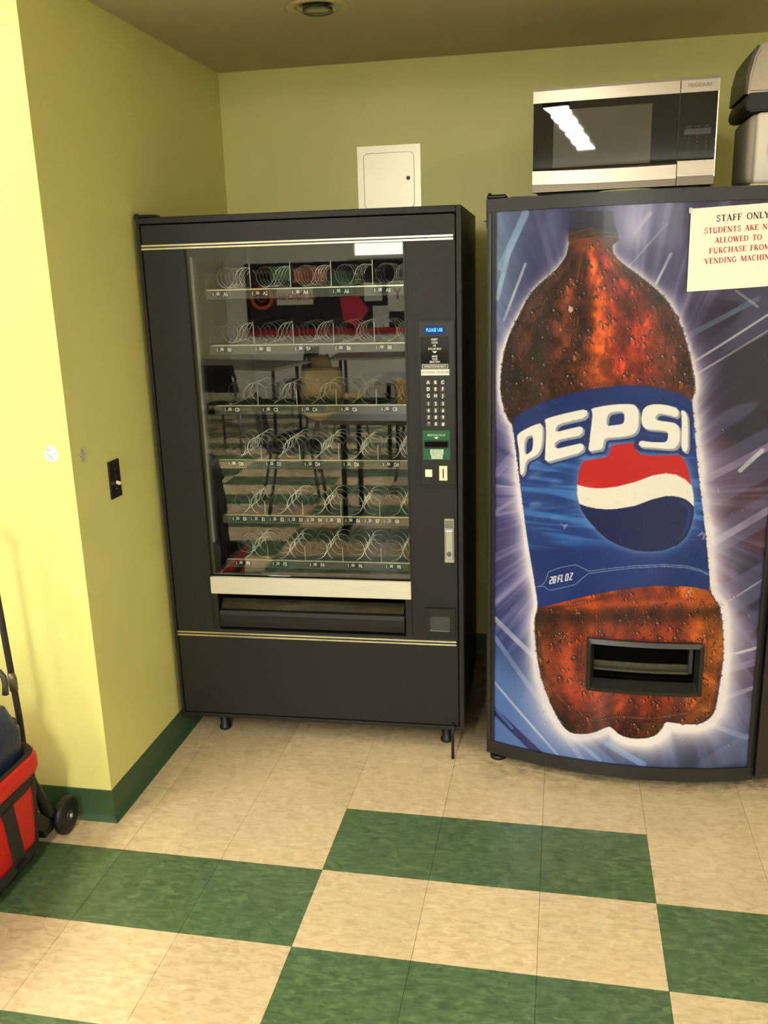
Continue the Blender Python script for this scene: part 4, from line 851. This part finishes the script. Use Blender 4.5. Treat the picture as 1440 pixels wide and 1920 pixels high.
bm = serif_text(bmesh.new(), 'STAFF ONLY', 1.0355, -.0006, 1.7775-.0385, .0168, 1.12, xf=tilt, align='l'); ribbon(bm, [(1.058, 1.7335), (1.178, 1.7335)], .0006, -.0004, xf=tilt)
plab(obj('black_lettering', bm, M_ink, t), 'black heading STAFF ONLY')
bm = bmesh.new()
for s, x, z in (('STUDENTS ARE NOT', 1.0050, .0675), ('ALLOWED TO', 1.0330, .0940), ('PURCHASE FROM', 1.0185, .1205), ('VENDING MACHINES', 1.0070, .1470)):
    serif_text(bm, s, x, -.0006, 1.7775-z, .0146, 1.07, xf=tilt, align='l')
plab(obj('red_lettering', bm, M_red, t), 'red lines about students and vending machines')
obj('tape_corner', B(.965, .974, DOOR_Y(.97)-.0098, DOOR_Y(.97)-.0092, 1.766, 1.780), mat('clear_tape', srgb(206, 204, 190), rough=.2), t)

# ================================================================ on top of the drinks machine
MWL = (.5375, .470); MWR = (1.052, .440); mw_a = math.atan2(MWR[1]-MWL[1], MWR[0]-MWL[0]); mw_w = math.hypot(MWR[0]-MWL[0], MWR[1]-MWL[1])
ZT = 1.8335
MW = thing('microwave_oven', 'stainless and black glass microwave oven on top of the drinks machine', 'microwave', (MWL[0], MWL[1], ZT), mw_a)
z0 = .020; hgt = .2865
def mwy(x): return -.005*(1-((x-mw_w/2)/(mw_w/2))**2)       # bowed front
def mbow(bm, x0, x1, za, zb, f, yb=.03, n=16, mi=0, zbow=0):
    R_ = []
    for i in range(n+1):
        x = x0+(x1-x0)*i/n; y = mwy(x)+f; dzb = -zbow*(1-((x-mw_w/2)/(mw_w/2))**2)
        R_.append([bm.verts.new(p) for p in ((x, y, za+dzb), (x, y, zb+(dzb if zb < .1 else 0)), (x, yb, zb+(dzb if zb < .1 else 0)), (x, yb, za+dzb))])
    for i in range(n):
        for k in range(4):
            g = bm.faces.new((R_[i][k], R_[i+1][k], R_[i+1][(k+1)%4], R_[i][(k+1)%4])); g.material_index = mi
    bm.faces.new(R_[0][::-1]); bm.faces.new(R_[-1]); bmesh.ops.recalc_face_normals(bm, faces=bm.faces); return bm
obj('casing', B(.004, mw_w-.004, .030, .385, z0, z0+hgt-.004, .006, 2), M_ssd, MW)
xs_ = .412; zt = z0+hgt
mbow(bm := bmesh.new(), 0, xs_-.0012, zt-.040, zt-.008, -.004); md = obj('door', bm, M_ss, MW)
obj('door_glass', mbow(bmesh.new(), .001, xs_-.0012, z0+.060, zt-.040, -.003), M_gloss, md)
obj('door_window', mbow(bmesh.new(), .060, .337, z0+.066, zt-.062, -.0036, yb=.0), M_wglass, md)
obj('door_handle_band', mbow(bmesh.new(), 0, xs_-.0012, z0+.022, z0+.060, -.006, zbow=.004), M_ss, md)
obj('top_bezel', mbow(bmesh.new(), 0, mw_w, zt-.008, zt, .000), M_ssd, MW)
obj('chin', mbow(bmesh.new(), 0, xs_-.0012, z0, z0+.022, .000, zbow=.0), M_ssd, MW)
kp = obj('keypad_panel', mbow(bmesh.new(), xs_+.0012, mw_w-.002, z0+.066, zt-.040, -.003, n=6), M_gloss, MW)
bm = mbow(bmesh.new(), xs_+.0012, mw_w, zt-.040, zt-.008, -.004, n=6); bd = obj('brand_band', bm, M_ss, MW)
def mface(c): return Vector((c.x, mwy(c.x)+c.y, c.z))
obj('brand_lettering', text_bm(bmesh.new(), 'FRIGIDAIRE', .464, -.0046, zt-.0225, .0095, .95, xf=mface), mat('brand_grey', srgb(78, 70, 60), rough=.5), bd)
bm = mbow(bmesh.new(), xs_+.0012, mw_w, z0+.024, z0+.066, -.004, n=6); db = obj('lower_band', bm, M_ss, MW)
obj('door_button', mbow(bmesh.new(), xs_+.014, mw_w-.010, z0+.030, z0+.058, -.0062, yb=-.001, n=5), M_ss, db)
obj('lower_chin', mbow(bmesh.new(), xs_+.0012, mw_w, z0, z0+.024, .0, n=6), M_ssd, MW)
obj('side_edge', B(mw_w-.002, mw_w+.001, -.001, .004, z0+.022, zt-.008), M_chr, MW)
obj('keypad_display', mbow(bmesh.new(), .428, .500, .155, .171, -.0036, yb=-.001, n=4), mat('keypad_display_grey', srgb(24, 22, 21), rough=.2), kp)
bm = bmesh.new()
for r, zz in enumerate((.177, .147, .135, .123, .108, .096, .083)):
    for c in range(3):
        s = ('popcorn', 'potato', 'melt', '1', '2', '3', '4', '5', '6', '7', '8', '9', 'power', '0', 'timer', 'defrost', 'clock', 'level', 'stop', '+30', 'start')[r*3+c]
        text_bm(bm, s, .440+.024*c, -.0040, zz, .0045 if len(s) > 1 else .006, .8, xf=mface)
obj('keypad_legends', bm, mat('keypad_grey', srgb(96, 88, 84), rough=.5), kp)
for x, y in ((.05, .05), (.46, .05), (.05, .35), (.46, .35)): obj('foot', lathe(bmesh.new(), [(.0001, 0), (.013, 0), (.014, z0+.0005)], (x, y, 0), n=14), M_blk2, MW)
# vent strip under the oven and the pale paper slipped beneath it
obj('underside_tray', B(.03, .48, .035, .37, z0-.006, z0, .001), M_blk2, MW)
t = thing('paper_plate', 'pale green paper plate poking out under the microwave', 'plate', (.812, .462, ZT), 0)
bm = lathe(bmesh.new(), [(.0001, .001), (.055, .001), (.068, .006), (.080, .011), (.0805, .0125), (.067, .0085), (.054, .003), (.0001, .003)], (0, 0, 0), n=40); obj('rim', bm, mat('pale_green_paper', srgb(206, 214, 150), rough=.7), t)

# white appliance and steel-topped toaster beside the microwave
t = wthing('countertop_appliance', 'boxy white kitchen appliance with an embossed ring, right of the microwave', 'appliance', (1.30, .62, ZT))
obj('body', B(1.143, 1.52, .462, .72, ZT+.018, 2.040, .022, 4), M_whs, t, True)
obj('front_cover', B(1.158, 1.51, .432, .470, ZT+.016, 2.037, .010, 3), M_wh, t, True)
bm = lathe(bmesh.new(), [(.072, 0), (.072, -.003), (.069, -.003), (.069, 0)], (1.259, .432, 1.935), 'y', 48); obj('embossed_ring', bm, M_wh, t)
bm = bmesh.new(); box(bm, 1.152, 1.51, .44, .76, ZT, ZT+.0155, .003); obj('base_tray', bm, M_ivory, t)
t = wthing('toaster', 'stainless steel toaster with black base stacked on the white appliance', 'toaster', (1.31, .60, 2.0405))
bm = bmesh.new()  # curved steel shell, profile in xz swept along y
prof = [(1.113, 2.090), (1.117, 2.140), (1.126, 2.185), (1.140, 2.210), (1.160, 2.2235), (1.20, 2.2305), (1.30, 2.2345), (1.40, 2.2305), (1.46, 2.21), (1.48, 2.16), (1.485, 2.090)]
prism(bm, [(x+.016, z) for x, z in prof], .455, .71); bmesh.ops.bevel(bm, geom=[e for e in bm.edges if abs(e.verts[0].co.y-e.verts[1].co.y) < 1e-6 and e.verts[0].co.y < .46], offset=.008, segments=2, affect='EDGES')
obj('steel_shell', bm, M_ss, t)
bm = bmesh.new(); prism(bm, [(x+.026, z) for x, z in [(1.106, 2.090), (1.098, 2.066), (1.099, 2.050), (1.108, 2.0410), (1.48, 2.0410), (1.494, 2.066), (1.49, 2.090)]], .440, .72)
bmesh.ops.bevel(bm, geom=list(bm.edges), offset=.004, segments=2, affect='EDGES'); obj('base', bm, M_blk2, t)
bm = bmesh.new(); prism(bm, [(x+.016, z) for x, z in [(1.108, 2.090), (1.111, 2.150), (1.122, 2.196), (1.136, 2.216), (1.141, 2.212), (1.129, 2.186), (1.119, 2.14), (1.116, 2.090)]], .462, .715); obj('end_cap', bm, mat('toaster_end_cap', srgb(66, 60, 48), rough=.4), t)
# a dark power plug lead behind, lying on the machine top
t = wthing('power_cord', 'short black power cord lying on the machine top between the two appliances', 'cord', (1.08, .62, ZT))
obj('lead', tube(bmesh.new(), [(1.088, .80, ZT+.05), (1.090, .76, ZT+.030), (1.092, .70, ZT+.008), (1.100, .60, ZT+.0045), (1.112, .50, ZT+.0045)], .0042, 7), M_blk2, t)

# ================================================================ rolling crate cart at the left edge
CX, CY = -1.04, -.655
CT = wthing('rolling_cart', 'red rolling cart with black webbing straps against the bright yellow wall', 'cart', (CX, CY, 0))
def loop_rr(hx, hy, r, z, n=7, cx=CX, cy=CY, s=1):
    P = []
    for sx, sy, a0 in ((1, 1, 0), (-1, 1, PI/2), (-1, -1, PI), (1, -1, 1.5*PI)):
        for k in range(n+1):
            a = a0+PI/2*k/n; P.append((cx+sx*(hx-r)+r*math.cos(a), cy+sy*(hy-r)+r*math.sin(a), z))
    return P
def loft(bm, loops, mi=0, cap0=True, cap1=True):
    Rr = [[bm.verts.new(p) for p in L_] for L_ in loops]; n = len(Rr[0])
    for i in range(len(Rr)-1):
        for k in range(n):
            f = bm.faces.new((Rr[i][k], Rr[i][(k+1)%n], Rr[i+1][(k+1)%n], Rr[i+1][k])); f.smooth = True; f.material_index = mi
    if cap0: bm.faces.new(Rr[0][::-1])
    if cap1: bm.faces.new(Rr[-1])
    return bm
def chx(z): return .208+.014*z/.34      # half width at height z
def chy(z): return .300+.020*z/.34
bm = bmesh.new(); loft(bm, [loop_rr(chx(z)+d, chy(z)+d, .07, z) for z, d in ((.035, -.018), (.045, -.006), (.06, 0), (.12, .002), (.20, .003), (.28, .001), (.325, 0))] + [loop_rr(chx(.32)-.006, chy(.32)-.006, .065, .325), loop_rr(chx(.1)-.012, chy(.1)-.012, .06, .10)], cap1=True)
obj('body', bm, M_rbag, CT)
bm = bmesh.new(); loft(bm, [loop_rr(chx(.34)+d, chy(.34)+d, .072, z) for z, d in ((.292, .003), (.290, .009), (.300, .012), (.330, .012), (.343, .008), (.345, 0), (.338, -.008), (.30, -.010))], cap0=False, cap1=False); obj('rim_band', bm, M_rbag, CT)
bm = bmesh.new(); loft(bm, [loop_rr(chx(.34)+d, chy(.34)+d, .066, z) for z, d in ((.3455, .004), (.351, .002), (.352, -.006), (.345, -.014), (.30, -.016))], cap0=False, cap1=False); obj('rim_piping', bm, M_strap, CT)
def side_strap(y0, y1, z0_, z1_, name='side_strap', wd=.03, x_off=.004):
    # strap on the right-hand side between two (y, z) points
    bm = bmesh.new(); n = 8; a = Vector((y0, z0_)); b = Vector((y1, z1_)); d = (b-a).normalized(); nn = Vector((-d.y, d.x))*wd/2
    F = []
    for i in range(n+1):
        p = a+(b-a)*i/n; row = []
        for s in (-1, 1):
            q = p+nn*s
            for o_ in (x_off, -.001): row.append(bm.verts.new((CX+chx(q.y)+.003+o_-max(0, abs(q.x-CY)-(chy(q.y)-.07))**2*6, q.x, q.y)))
        F.append(row)
    for i in range(n):
        for k0, k1 in ((0, 2), (2, 3), (3, 1), (1, 0)): bm.faces.new((F[i][k0], F[i][k1], F[i+1][k1], F[i+1][k0]))
    bm.faces.new((F[0][0], F[0][1], F[0][3], F[0][2])); bm.faces.new((F[-1][0], F[-1][2], F[-1][3], F[-1][1]))
    bmesh.ops.recalc_face_normals(bm, faces=bm.faces); return obj(name, bm, M_strap, CT)
side_strap(-.375, -.372, .262, .06, 'side_strap', .040); side_strap(-.520, -.485, .262, .05, 'side_strap', .050); side_strap(-.80, -.82, .262, .06, 'side_strap', .045)
side_strap(-.37, -.90, .268, .268, 'horizontal_strap', .032)
side_strap(-.38, -.92, .060, .060, 'bottom_strap', .030)
bm = bmesh.new(); loft(bm, [loop_rr(chx(.03)+d, chy(.03)+d, .06, z) for z, d in ((.022, -.02), (.024, -.006), (.046, -.002), (.048, -.02))]); obj('base_frame', bm, M_blk2, CT)
bm = bmesh.new(); tube(bm, [(-.862, -.352, .28), (-.850, -.335, .20), (-.838, -.318, .12), (-.845, -.262, .06)], [.010, .014, .018, .016], 8); obj('rear_strut', bm, M_blk2, CT)
for wx in (-.822, -1.258):
    wh = obj('wheel', lathe(bmesh.new(), [(.018, -.013), (.050, -.013), (.057, -.008), (.059, 0), (.057, .008), (.050, .013), (.018, .013)], (wx, -.248, .059), 'x', 32), M_blk2, CT)
    obj('wheel_hub', lathe(bmesh.new(), [(.018, -.013), (.016, -.010), (.016, .010), (.018, .013), (.012, .016), (.0001, .017)], (wx, -.248, .059), 'x', 20), mat('hub_grey', srgb(46, 45, 44), rough=.4), wh)
    obj('axle_bolt', lathe(bmesh.new(), [(.007, .016), (.007, .020), (.0001, .0215)], (wx, -.248, .059), 'x', 14), M_silver, wh)
obj('axle', cyl(bmesh.new(), (-1.268, -.248, .059), (-.812, -.248, .059), .006, 10), M_ssd, CT)
obj('axle_bracket', B(-1.24, -.835, -.345, -.262, .040, .062, .003), M_blk2, CT)
obj('front_foot', B(-.90, -.86, -.93, -.90, 0, .024, .003), M_blk2, CT); obj('front_foot', B(-1.22, -1.18, -.93, -.90, 0, .024, .003), M_blk2, CT)
for s_ in (1, -1):
    px_ = lambda x: x if s_ == 1 else 2*CX-x
    obj('handle_pole', tube(bmesh.new(), [(px_(-.888), -.311, .058), (px_(-.888), -.311, .42), (px_(-.890), -.325, .75), (px_(-.893), -.334, .99)], .0095, 10), M_strap, CT)
    obj('pole_joint', tube(bmesh.new(), [(px_(-.8885), -.3150, .505), (px_(-.8887), -.3165, .54), (px_(-.8890), -.3180, .562)], [.012, .0135, .010], 10), M_ssd, CT)
obj('handle_grip', tube(bmesh.new(), [(-.893, -.334, .98), (-.899, -.336, 1.0), (-.93, -.337, 1.008), (-1.15, -.337, 1.008), (-1.181, -.336, 1.0), (2*CX+.893, -.334, .98)], .013, 10), M_blk2, CT)
# walking stick hooked in the cart
t = wthing('umbrella', 'dark curved umbrella handle hooked over the cart pole', 'umbrella', (-.86, -.40, .56))
obj('crook', tube(bmesh.new(), [(x+.012, y, z) for x, y, z in [(-.862, -.408, .540), (-.859, -.407, .570), (-.862, -.406, .592), (-.873, -.406, .606), (-.89, -.406, .610), (-.915, -.406, .607), (-.952, -.406, .59)]], [.0095, .0085, .0085, .0085, .0085, .0085, .0085], 10), mat('dark_brown_handle', srgb(70, 62, 50), rough=.25), t)
obj('shaft', tube(bmesh.new(), [(-.950, -.406, .591), (-1.08, -.402, .57), (-1.175, -.396, .50), (-1.198, -.39, .40), (-1.202, -.39, .112)], .009, 8), M_blk2, t)
# soft bags in the cart
def bag(name, label, c, hx, hy, z0_, z1_, m, lean=0.0, seed=1, bulge=0.0, cr=.55):
    t = wthing(name, label, 'bag', (c[0], c[1], z0_)); rnd = random.Random(seed); loops = []; N_ = 12
    for i in range(N_+1):
        u = i/N_; s = 1-.07*(2*u-1)**4-.16*max(0, u-.82)**1*3; z = z0_+(z1_-z0_)*u; w_ = 1+.03*math.sin(i*1.9+seed)
        bl = 1+bulge*max(0, min(1, (u-.62)/.08)); L_ = loop_rr(hx*s*w_*bl, hy*s, min(hx, hy)*cr, z, 6, c[0]+lean*u, c[1]); L_ = [(x+.004*math.sin(9*y*7+i), y+.003*math.sin(x*60+i*1.3), z_) for x, y, z_ in L_]; loops.append(L_)
    bm = loft(bmesh.new(), loops); bod = obj('body', bm, m, t, True)
    zz = z0_+(z1_-z0_)*.86
    obj('zip', loft(bmesh.new(), [loop_rr(hx*.93+d, hy*.95+d, min(hx, hy)*(cr-.03), zz+q, 6, c[0]+lean*.86, c[1]) for q, d in ((-.008, .004), (-.006, .009), (.006, .009), (.008, .004))], cap0=False, cap1=False), M_strap, t)
    obj('carry_strap', tube(bmesh.new(), [(c[0]+hx*.7, c[1]-.06, z1_-.03), (c[0]+hx*.75, c[1]-.05, z1_+.012), (c[0]+hx*.7, c[1], z1_+.03), (c[0]+hx*.75, c[1]+.05, z1_+.012), (c[0]+hx*.7, c[1]+.06, z1_-.03)], .007, 7), M_strap, t)
    obj('front_pocket', B(c[0]+hx*.93, c[0]+hx*1.04, c[1]-hy*.5, c[1]+hy*.5, z0_+(z1_-z0_)*.25, z0_+(z1_-z0_)*.72, .006, 2), m, t)
    return t
bag('duffel_bag', 'navy blue nylon bag stuffed in the red cart', (-.988, -.500), .143, .145, .101, .490, M_navy, seed=2, bulge=.08, cr=.32)
bag('backpack', 'black backpack standing at the near end of the red cart', (-1.03, -.805), .150, .125, .101, .80, M_bbag, seed=5)

# ================================================================ the room behind: seen mirrored in the snack machine window
M_board = mat('black_pinboard', srgb(34, 30, 32), rough=.8)
t = wthing('notice_board', 'wide black notice board with red border across the far room wall', 'notice board', (-1.3, Y0, 1.4))
obj('board', B(-2.8, .9, Y0+.001, Y0+.02, .92, 1.77, .002), M_board, t)
bm = bmesh.new(); box(bm, -2.8, .9, Y0+.02, Y0+.03, .90, .965); obj('border', bm, mat('red_border', srgb(180, 34, 40), rough=.7), t)
def rm(c): return Vector((-c.x, Y0+.034-c.y, c.z))          # lettering facing +y
def poster(label, x, z, w_, h_, col, texts=(), tc=None):
    t = wthing('poster', label, 'poster', (x, Y0+.02, z), 0, None)
    obj('sheet', B(x-w_/2, x+w_/2, Y0+.0205, Y0+.024, z-h_/2, z+h_/2), mat('poster_'+'_'.join(str(int(255*q)) for q in col[:3]), col, rough=.7), t)
    if texts:
        bm = bmesh.new()
        for s, dz, hh in texts: text_bm(bm, s, -x, .008, z+dz, hh, .8, bold=.03, xf=rm)
        obj('lettering', bm, tc or M_red, t)
    return t
poster('white poster reading LA TEACHERS in red on the notice board', -2.180, 1.365, .46, .20, srgb(226, 220, 210), [('LA TEACHERS', 0, .075)])
poster('cream poster reading WALK TO BE KIND above the teachers poster', -1.980, 1.620, .44, .17, srgb(214, 150, 130), [('WAKE UP', .035, .045), ('BE KIND', -.04, .045)])
poster('green edged sheet on the notice board', -1.600, 1.500, .30, .30, srgb(90, 120, 96))
poster('upper plain white sheet on the notice board', -1.200, 1.400, .22, .22, srgb(206, 206, 204))
poster('lower plain white sheet on the notice board', -1.110, 1.100, .20, .26, srgb(200, 200, 198))
poster('white sheet with a large letter Y on the notice board', -0.900, 1.340, .24, .36, srgb(214, 210, 200), [('Y', .02, .12)], M_ink)
poster('tall green and red sheet at the top of the notice board', -2.330, 1.640, .30, .17, srgb(110, 150, 110))
t = wthing('poster', 'crimson angular paper shape on the notice board', 'poster', (-1.32, Y0+.02, 1.25))
obj('sheet', prism(bmesh.new(), [(-1.26, 1.18), (-1.38, 1.36), (-1.62, 1.37), (-1.58, 1.06), (-1.42, .985)], Y0+.0205, Y0+.024), mat('crimson_paper', srgb(206, 44, 74), rough=.7), t)
t = wthing('poster', 'round orange and black emblem poster on the notice board', 'poster', (-2.60, Y0+.02, 1.36))
obj('ring', lathe(bmesh.new(), [(.15, .021), (.15, .026), (.105, .026), (.105, .021)], (-2.60, Y0, 1.36), 'y', 32), mat('orange_print', srgb(220, 96, 40), rough=.7), t)
obj('core', lathe(bmesh.new(), [(.105, .022), (.105, .024), (.0001, .024)], (-2.60, Y0, 1.36), 'y', 32), M_blk2, t)
obj('centre_mark', lathe(bmesh.new(), [(.06, .025), (.06, .027), (.035, .027), (.035, .025)], (-2.60, Y0, 1.36), 'y', 24), mat('dark_orange_print', srgb(170, 66, 36), rough=.7), t)
# tall pale cabinet and fridge left of the board
t = wthing('storage_cabinet', 'tall cream storage cabinet beside the far notice board', 'cabinet', (-3.4, -7.3, 0))
obj('body', B(-3.64, -3.06, -7.98, -7.45, .04, 1.80, .004), mat('cream_laminate', srgb(206, 194, 160), rough=.5), t); obj('plinth', B(-3.62, -3.08, -7.96, -7.48, 0, .04), M_blk2, t)
for s in (0, 1): d_ = obj('door', B(-3.635+.29*s, -3.35+.285*s, -7.45, -7.432, .06, 1.79, .003), mat('cream_laminate', (0,0,0,1)), t); obj('handle', cyl(bmesh.new(), (-3.375+.06*s, -7.42, .9), (-3.375+.06*s, -7.42, 1.05), .006, 8), M_silver, d_)
t = wthing('refrigerator', 'tall white refrigerator at the left of the room', 'refrigerator', (-3.2, -5.2, 0))
obj('body', B(-3.6, -2.9, -5.5, -4.85, .03, 1.75, .01, 2), M_wh, t)
obj('freezer_door', B(-3.59, -2.91, -4.85, -4.79, 1.25, 1.745, .01, 2), M_wh, t); obj('fridge_door', B(-3.59, -2.91, -4.85, -4.79, .06, 1.24, .01, 2), M_wh, t)
obj('handle', cyl(bmesh.new(), (-3.52, -4.765, .85), (-3.52, -4.765, 1.2), .012, 8), M_silver, t); obj('foot_grille', B(-3.58, -2.92, -5.45, -4.83, 0, .03), M_blk2, t)
# tables and chairs
M_top = mat('grey_table_top', srgb(78, 74, 68), rough=.35); M_leg = mat('grey_steel_tube', srgb(120, 120, 124), rough=.35, metal=.7); M_dleg = mat('dark_steel_tube', srgb(50, 50, 54), rough=.4, metal=.5)
def table(label, cx, cy, lx, ly, rz=0):
    t = thing('table', label, 'table', (cx, cy, 0), rz)
    obj('table_top', B(-lx/2, lx/2, -ly/2, ly/2, .715, .742, .004), M_top, t); obj('edge_band', B(-lx/2-.002, lx/2+.002, -ly/2-.002, ly/2+.002, .718, .738), mat('table_edge', srgb(150, 140, 120), rough=.5), t)
    for sx in (-1, 1):
        x = sx*(lx/2-.10)
        obj('leg', tube(bmesh.new(), [(x, -ly/2+.05, .018), (x, ly/2-.05, .018)], .018, 8), M_dleg, t)
        for sy in (-1, 1): obj('leg', tube(bmesh.new(), [(x, sy*(ly/2-.12), .018), (x, sy*(ly/2-.14), .715)], .018, 8), M_dleg, t)
    return t
table('nearest dark grey folding table in the room', -.10, -2.62, 1.15, .72, .06)
table('long grey table in the middle of the room', .25, -4.65, 1.8, .8)
table('grey table near the cream cabinet', -2.45, -6.1, 1.5, .75, .3)
table('farthest grey table below the notice board', -.6, -6.9, 1.8, .7, -.05)
M_seat = mat('tan_plastic_seat', srgb(196, 176, 120), rough=.45); M_seatb = mat('black_plastic_seat', srgb(40, 40, 42), rough=.45)
def chair_proto(m):
    t = thing('chair', 'chair', 'chair', (0, 0, 0))
    bm = bmesh.new()
    NX_, NY_ = 8, 8; g = []
    for i in range(NX_+1):
        row = []
        for j in range(NY_+1):
            u = i/NX_*2-1; v = j/NY_*2-1; row.append(bm.verts.new((u*.21*(1-.06*max(0, v)), v*.20, .45+.018*u*u-.012*(1-v*v)-(.02*max(0, -v-.6)*2.5))))
        g.append(row)
    for i in range(NX_):
        for j in range(NY_): bm.faces.new((g[i][j], g[i+1][j], g[i+1][j+1], g[i][j+1]))
    bmesh.ops.solidify(bm, geom=bm.faces[:], thickness=.008); obj('seat', bm, m, t, True)
    bm = bmesh.new(); g = []
    for i in range(NX_+1):
        row = []
        for j in range(7):
            u = i/NX_*2-1; v = j/6; row.append(bm.verts.new((u*.20*(1-.12*v*v), .20+.05*v-.03*u*u, .58+.26*v)))
        g.append(row)
    for i in range(NX_):
        for j in range(6): bm.faces.new((g[i][j], g[i+1][j], g[i+1][j+1], g[i][j+1]))
    bmesh.ops.solidify(bm, geom=bm.faces[:], thickness=.008); obj('backrest', bm, m, t, True)
    for s in (-1, 1):
        obj('back_frame', tube(bmesh.new(), [(s*.17, .12, .44), (s*.18, .19, .47), (s*.18, .215, .60), (s*.175, .235, .74)], .011, 7), M_leg, t)
        obj('leg', tube(bmesh.new(), [(s*.17, -.15, .44), (s*.20, -.20, .012)], .011, 7), M_leg, t)
        obj('leg', tube(bmesh.new(), [(s*.17, .13, .44), (s*.21, .22, .012)], .011, 7), M_leg, t)
    return t
def dup(root, loc, rz, label):
    r = root.copy(); COL.objects.link(r); r.location = loc; r.rotation_euler = (0, 0, rz); r['label'] = label
    for ch in list(root.children):
        c = ch.copy(); COL.objects.link(c); c.parent = r
    return r
tan = chair_proto(M_seat); blk = chair_proto(M_seatb)
tan.location = (-1.05, -4.35, 0); tan.rotation_euler = (0, 0, 2.6); tan['label'] = 'tan plastic chair turned aside behind the nearest table'
blk.location = (-1.05, -2.95, 0); blk.rotation_euler = (0, 0, 1.2); blk['label'] = 'black plastic chair at the left end of the nearest table'
dup(tan, (-.15, -3.85, 0), .4, 'tan plastic chair at the near side of the middle table')
dup(tan, (-1.2, -5.6, 0), 1.9, 'tan plastic chair beside the grey table near the cabinet')
dup(blk, (-2.2, -5.15, 0), .2, 'black plastic chair in front of the cabinet table')
dup(blk, (-1.95, -6.9, 0), -1.3, 'black plastic chair at the left end of the farthest table')
dup(blk, (-.3, -6.1, 0), 3.0, 'black plastic chair in front of the farthest table')
dup(blk, (.9, -5.5, 0), 3.3, 'black plastic chair on the far side of the middle table')
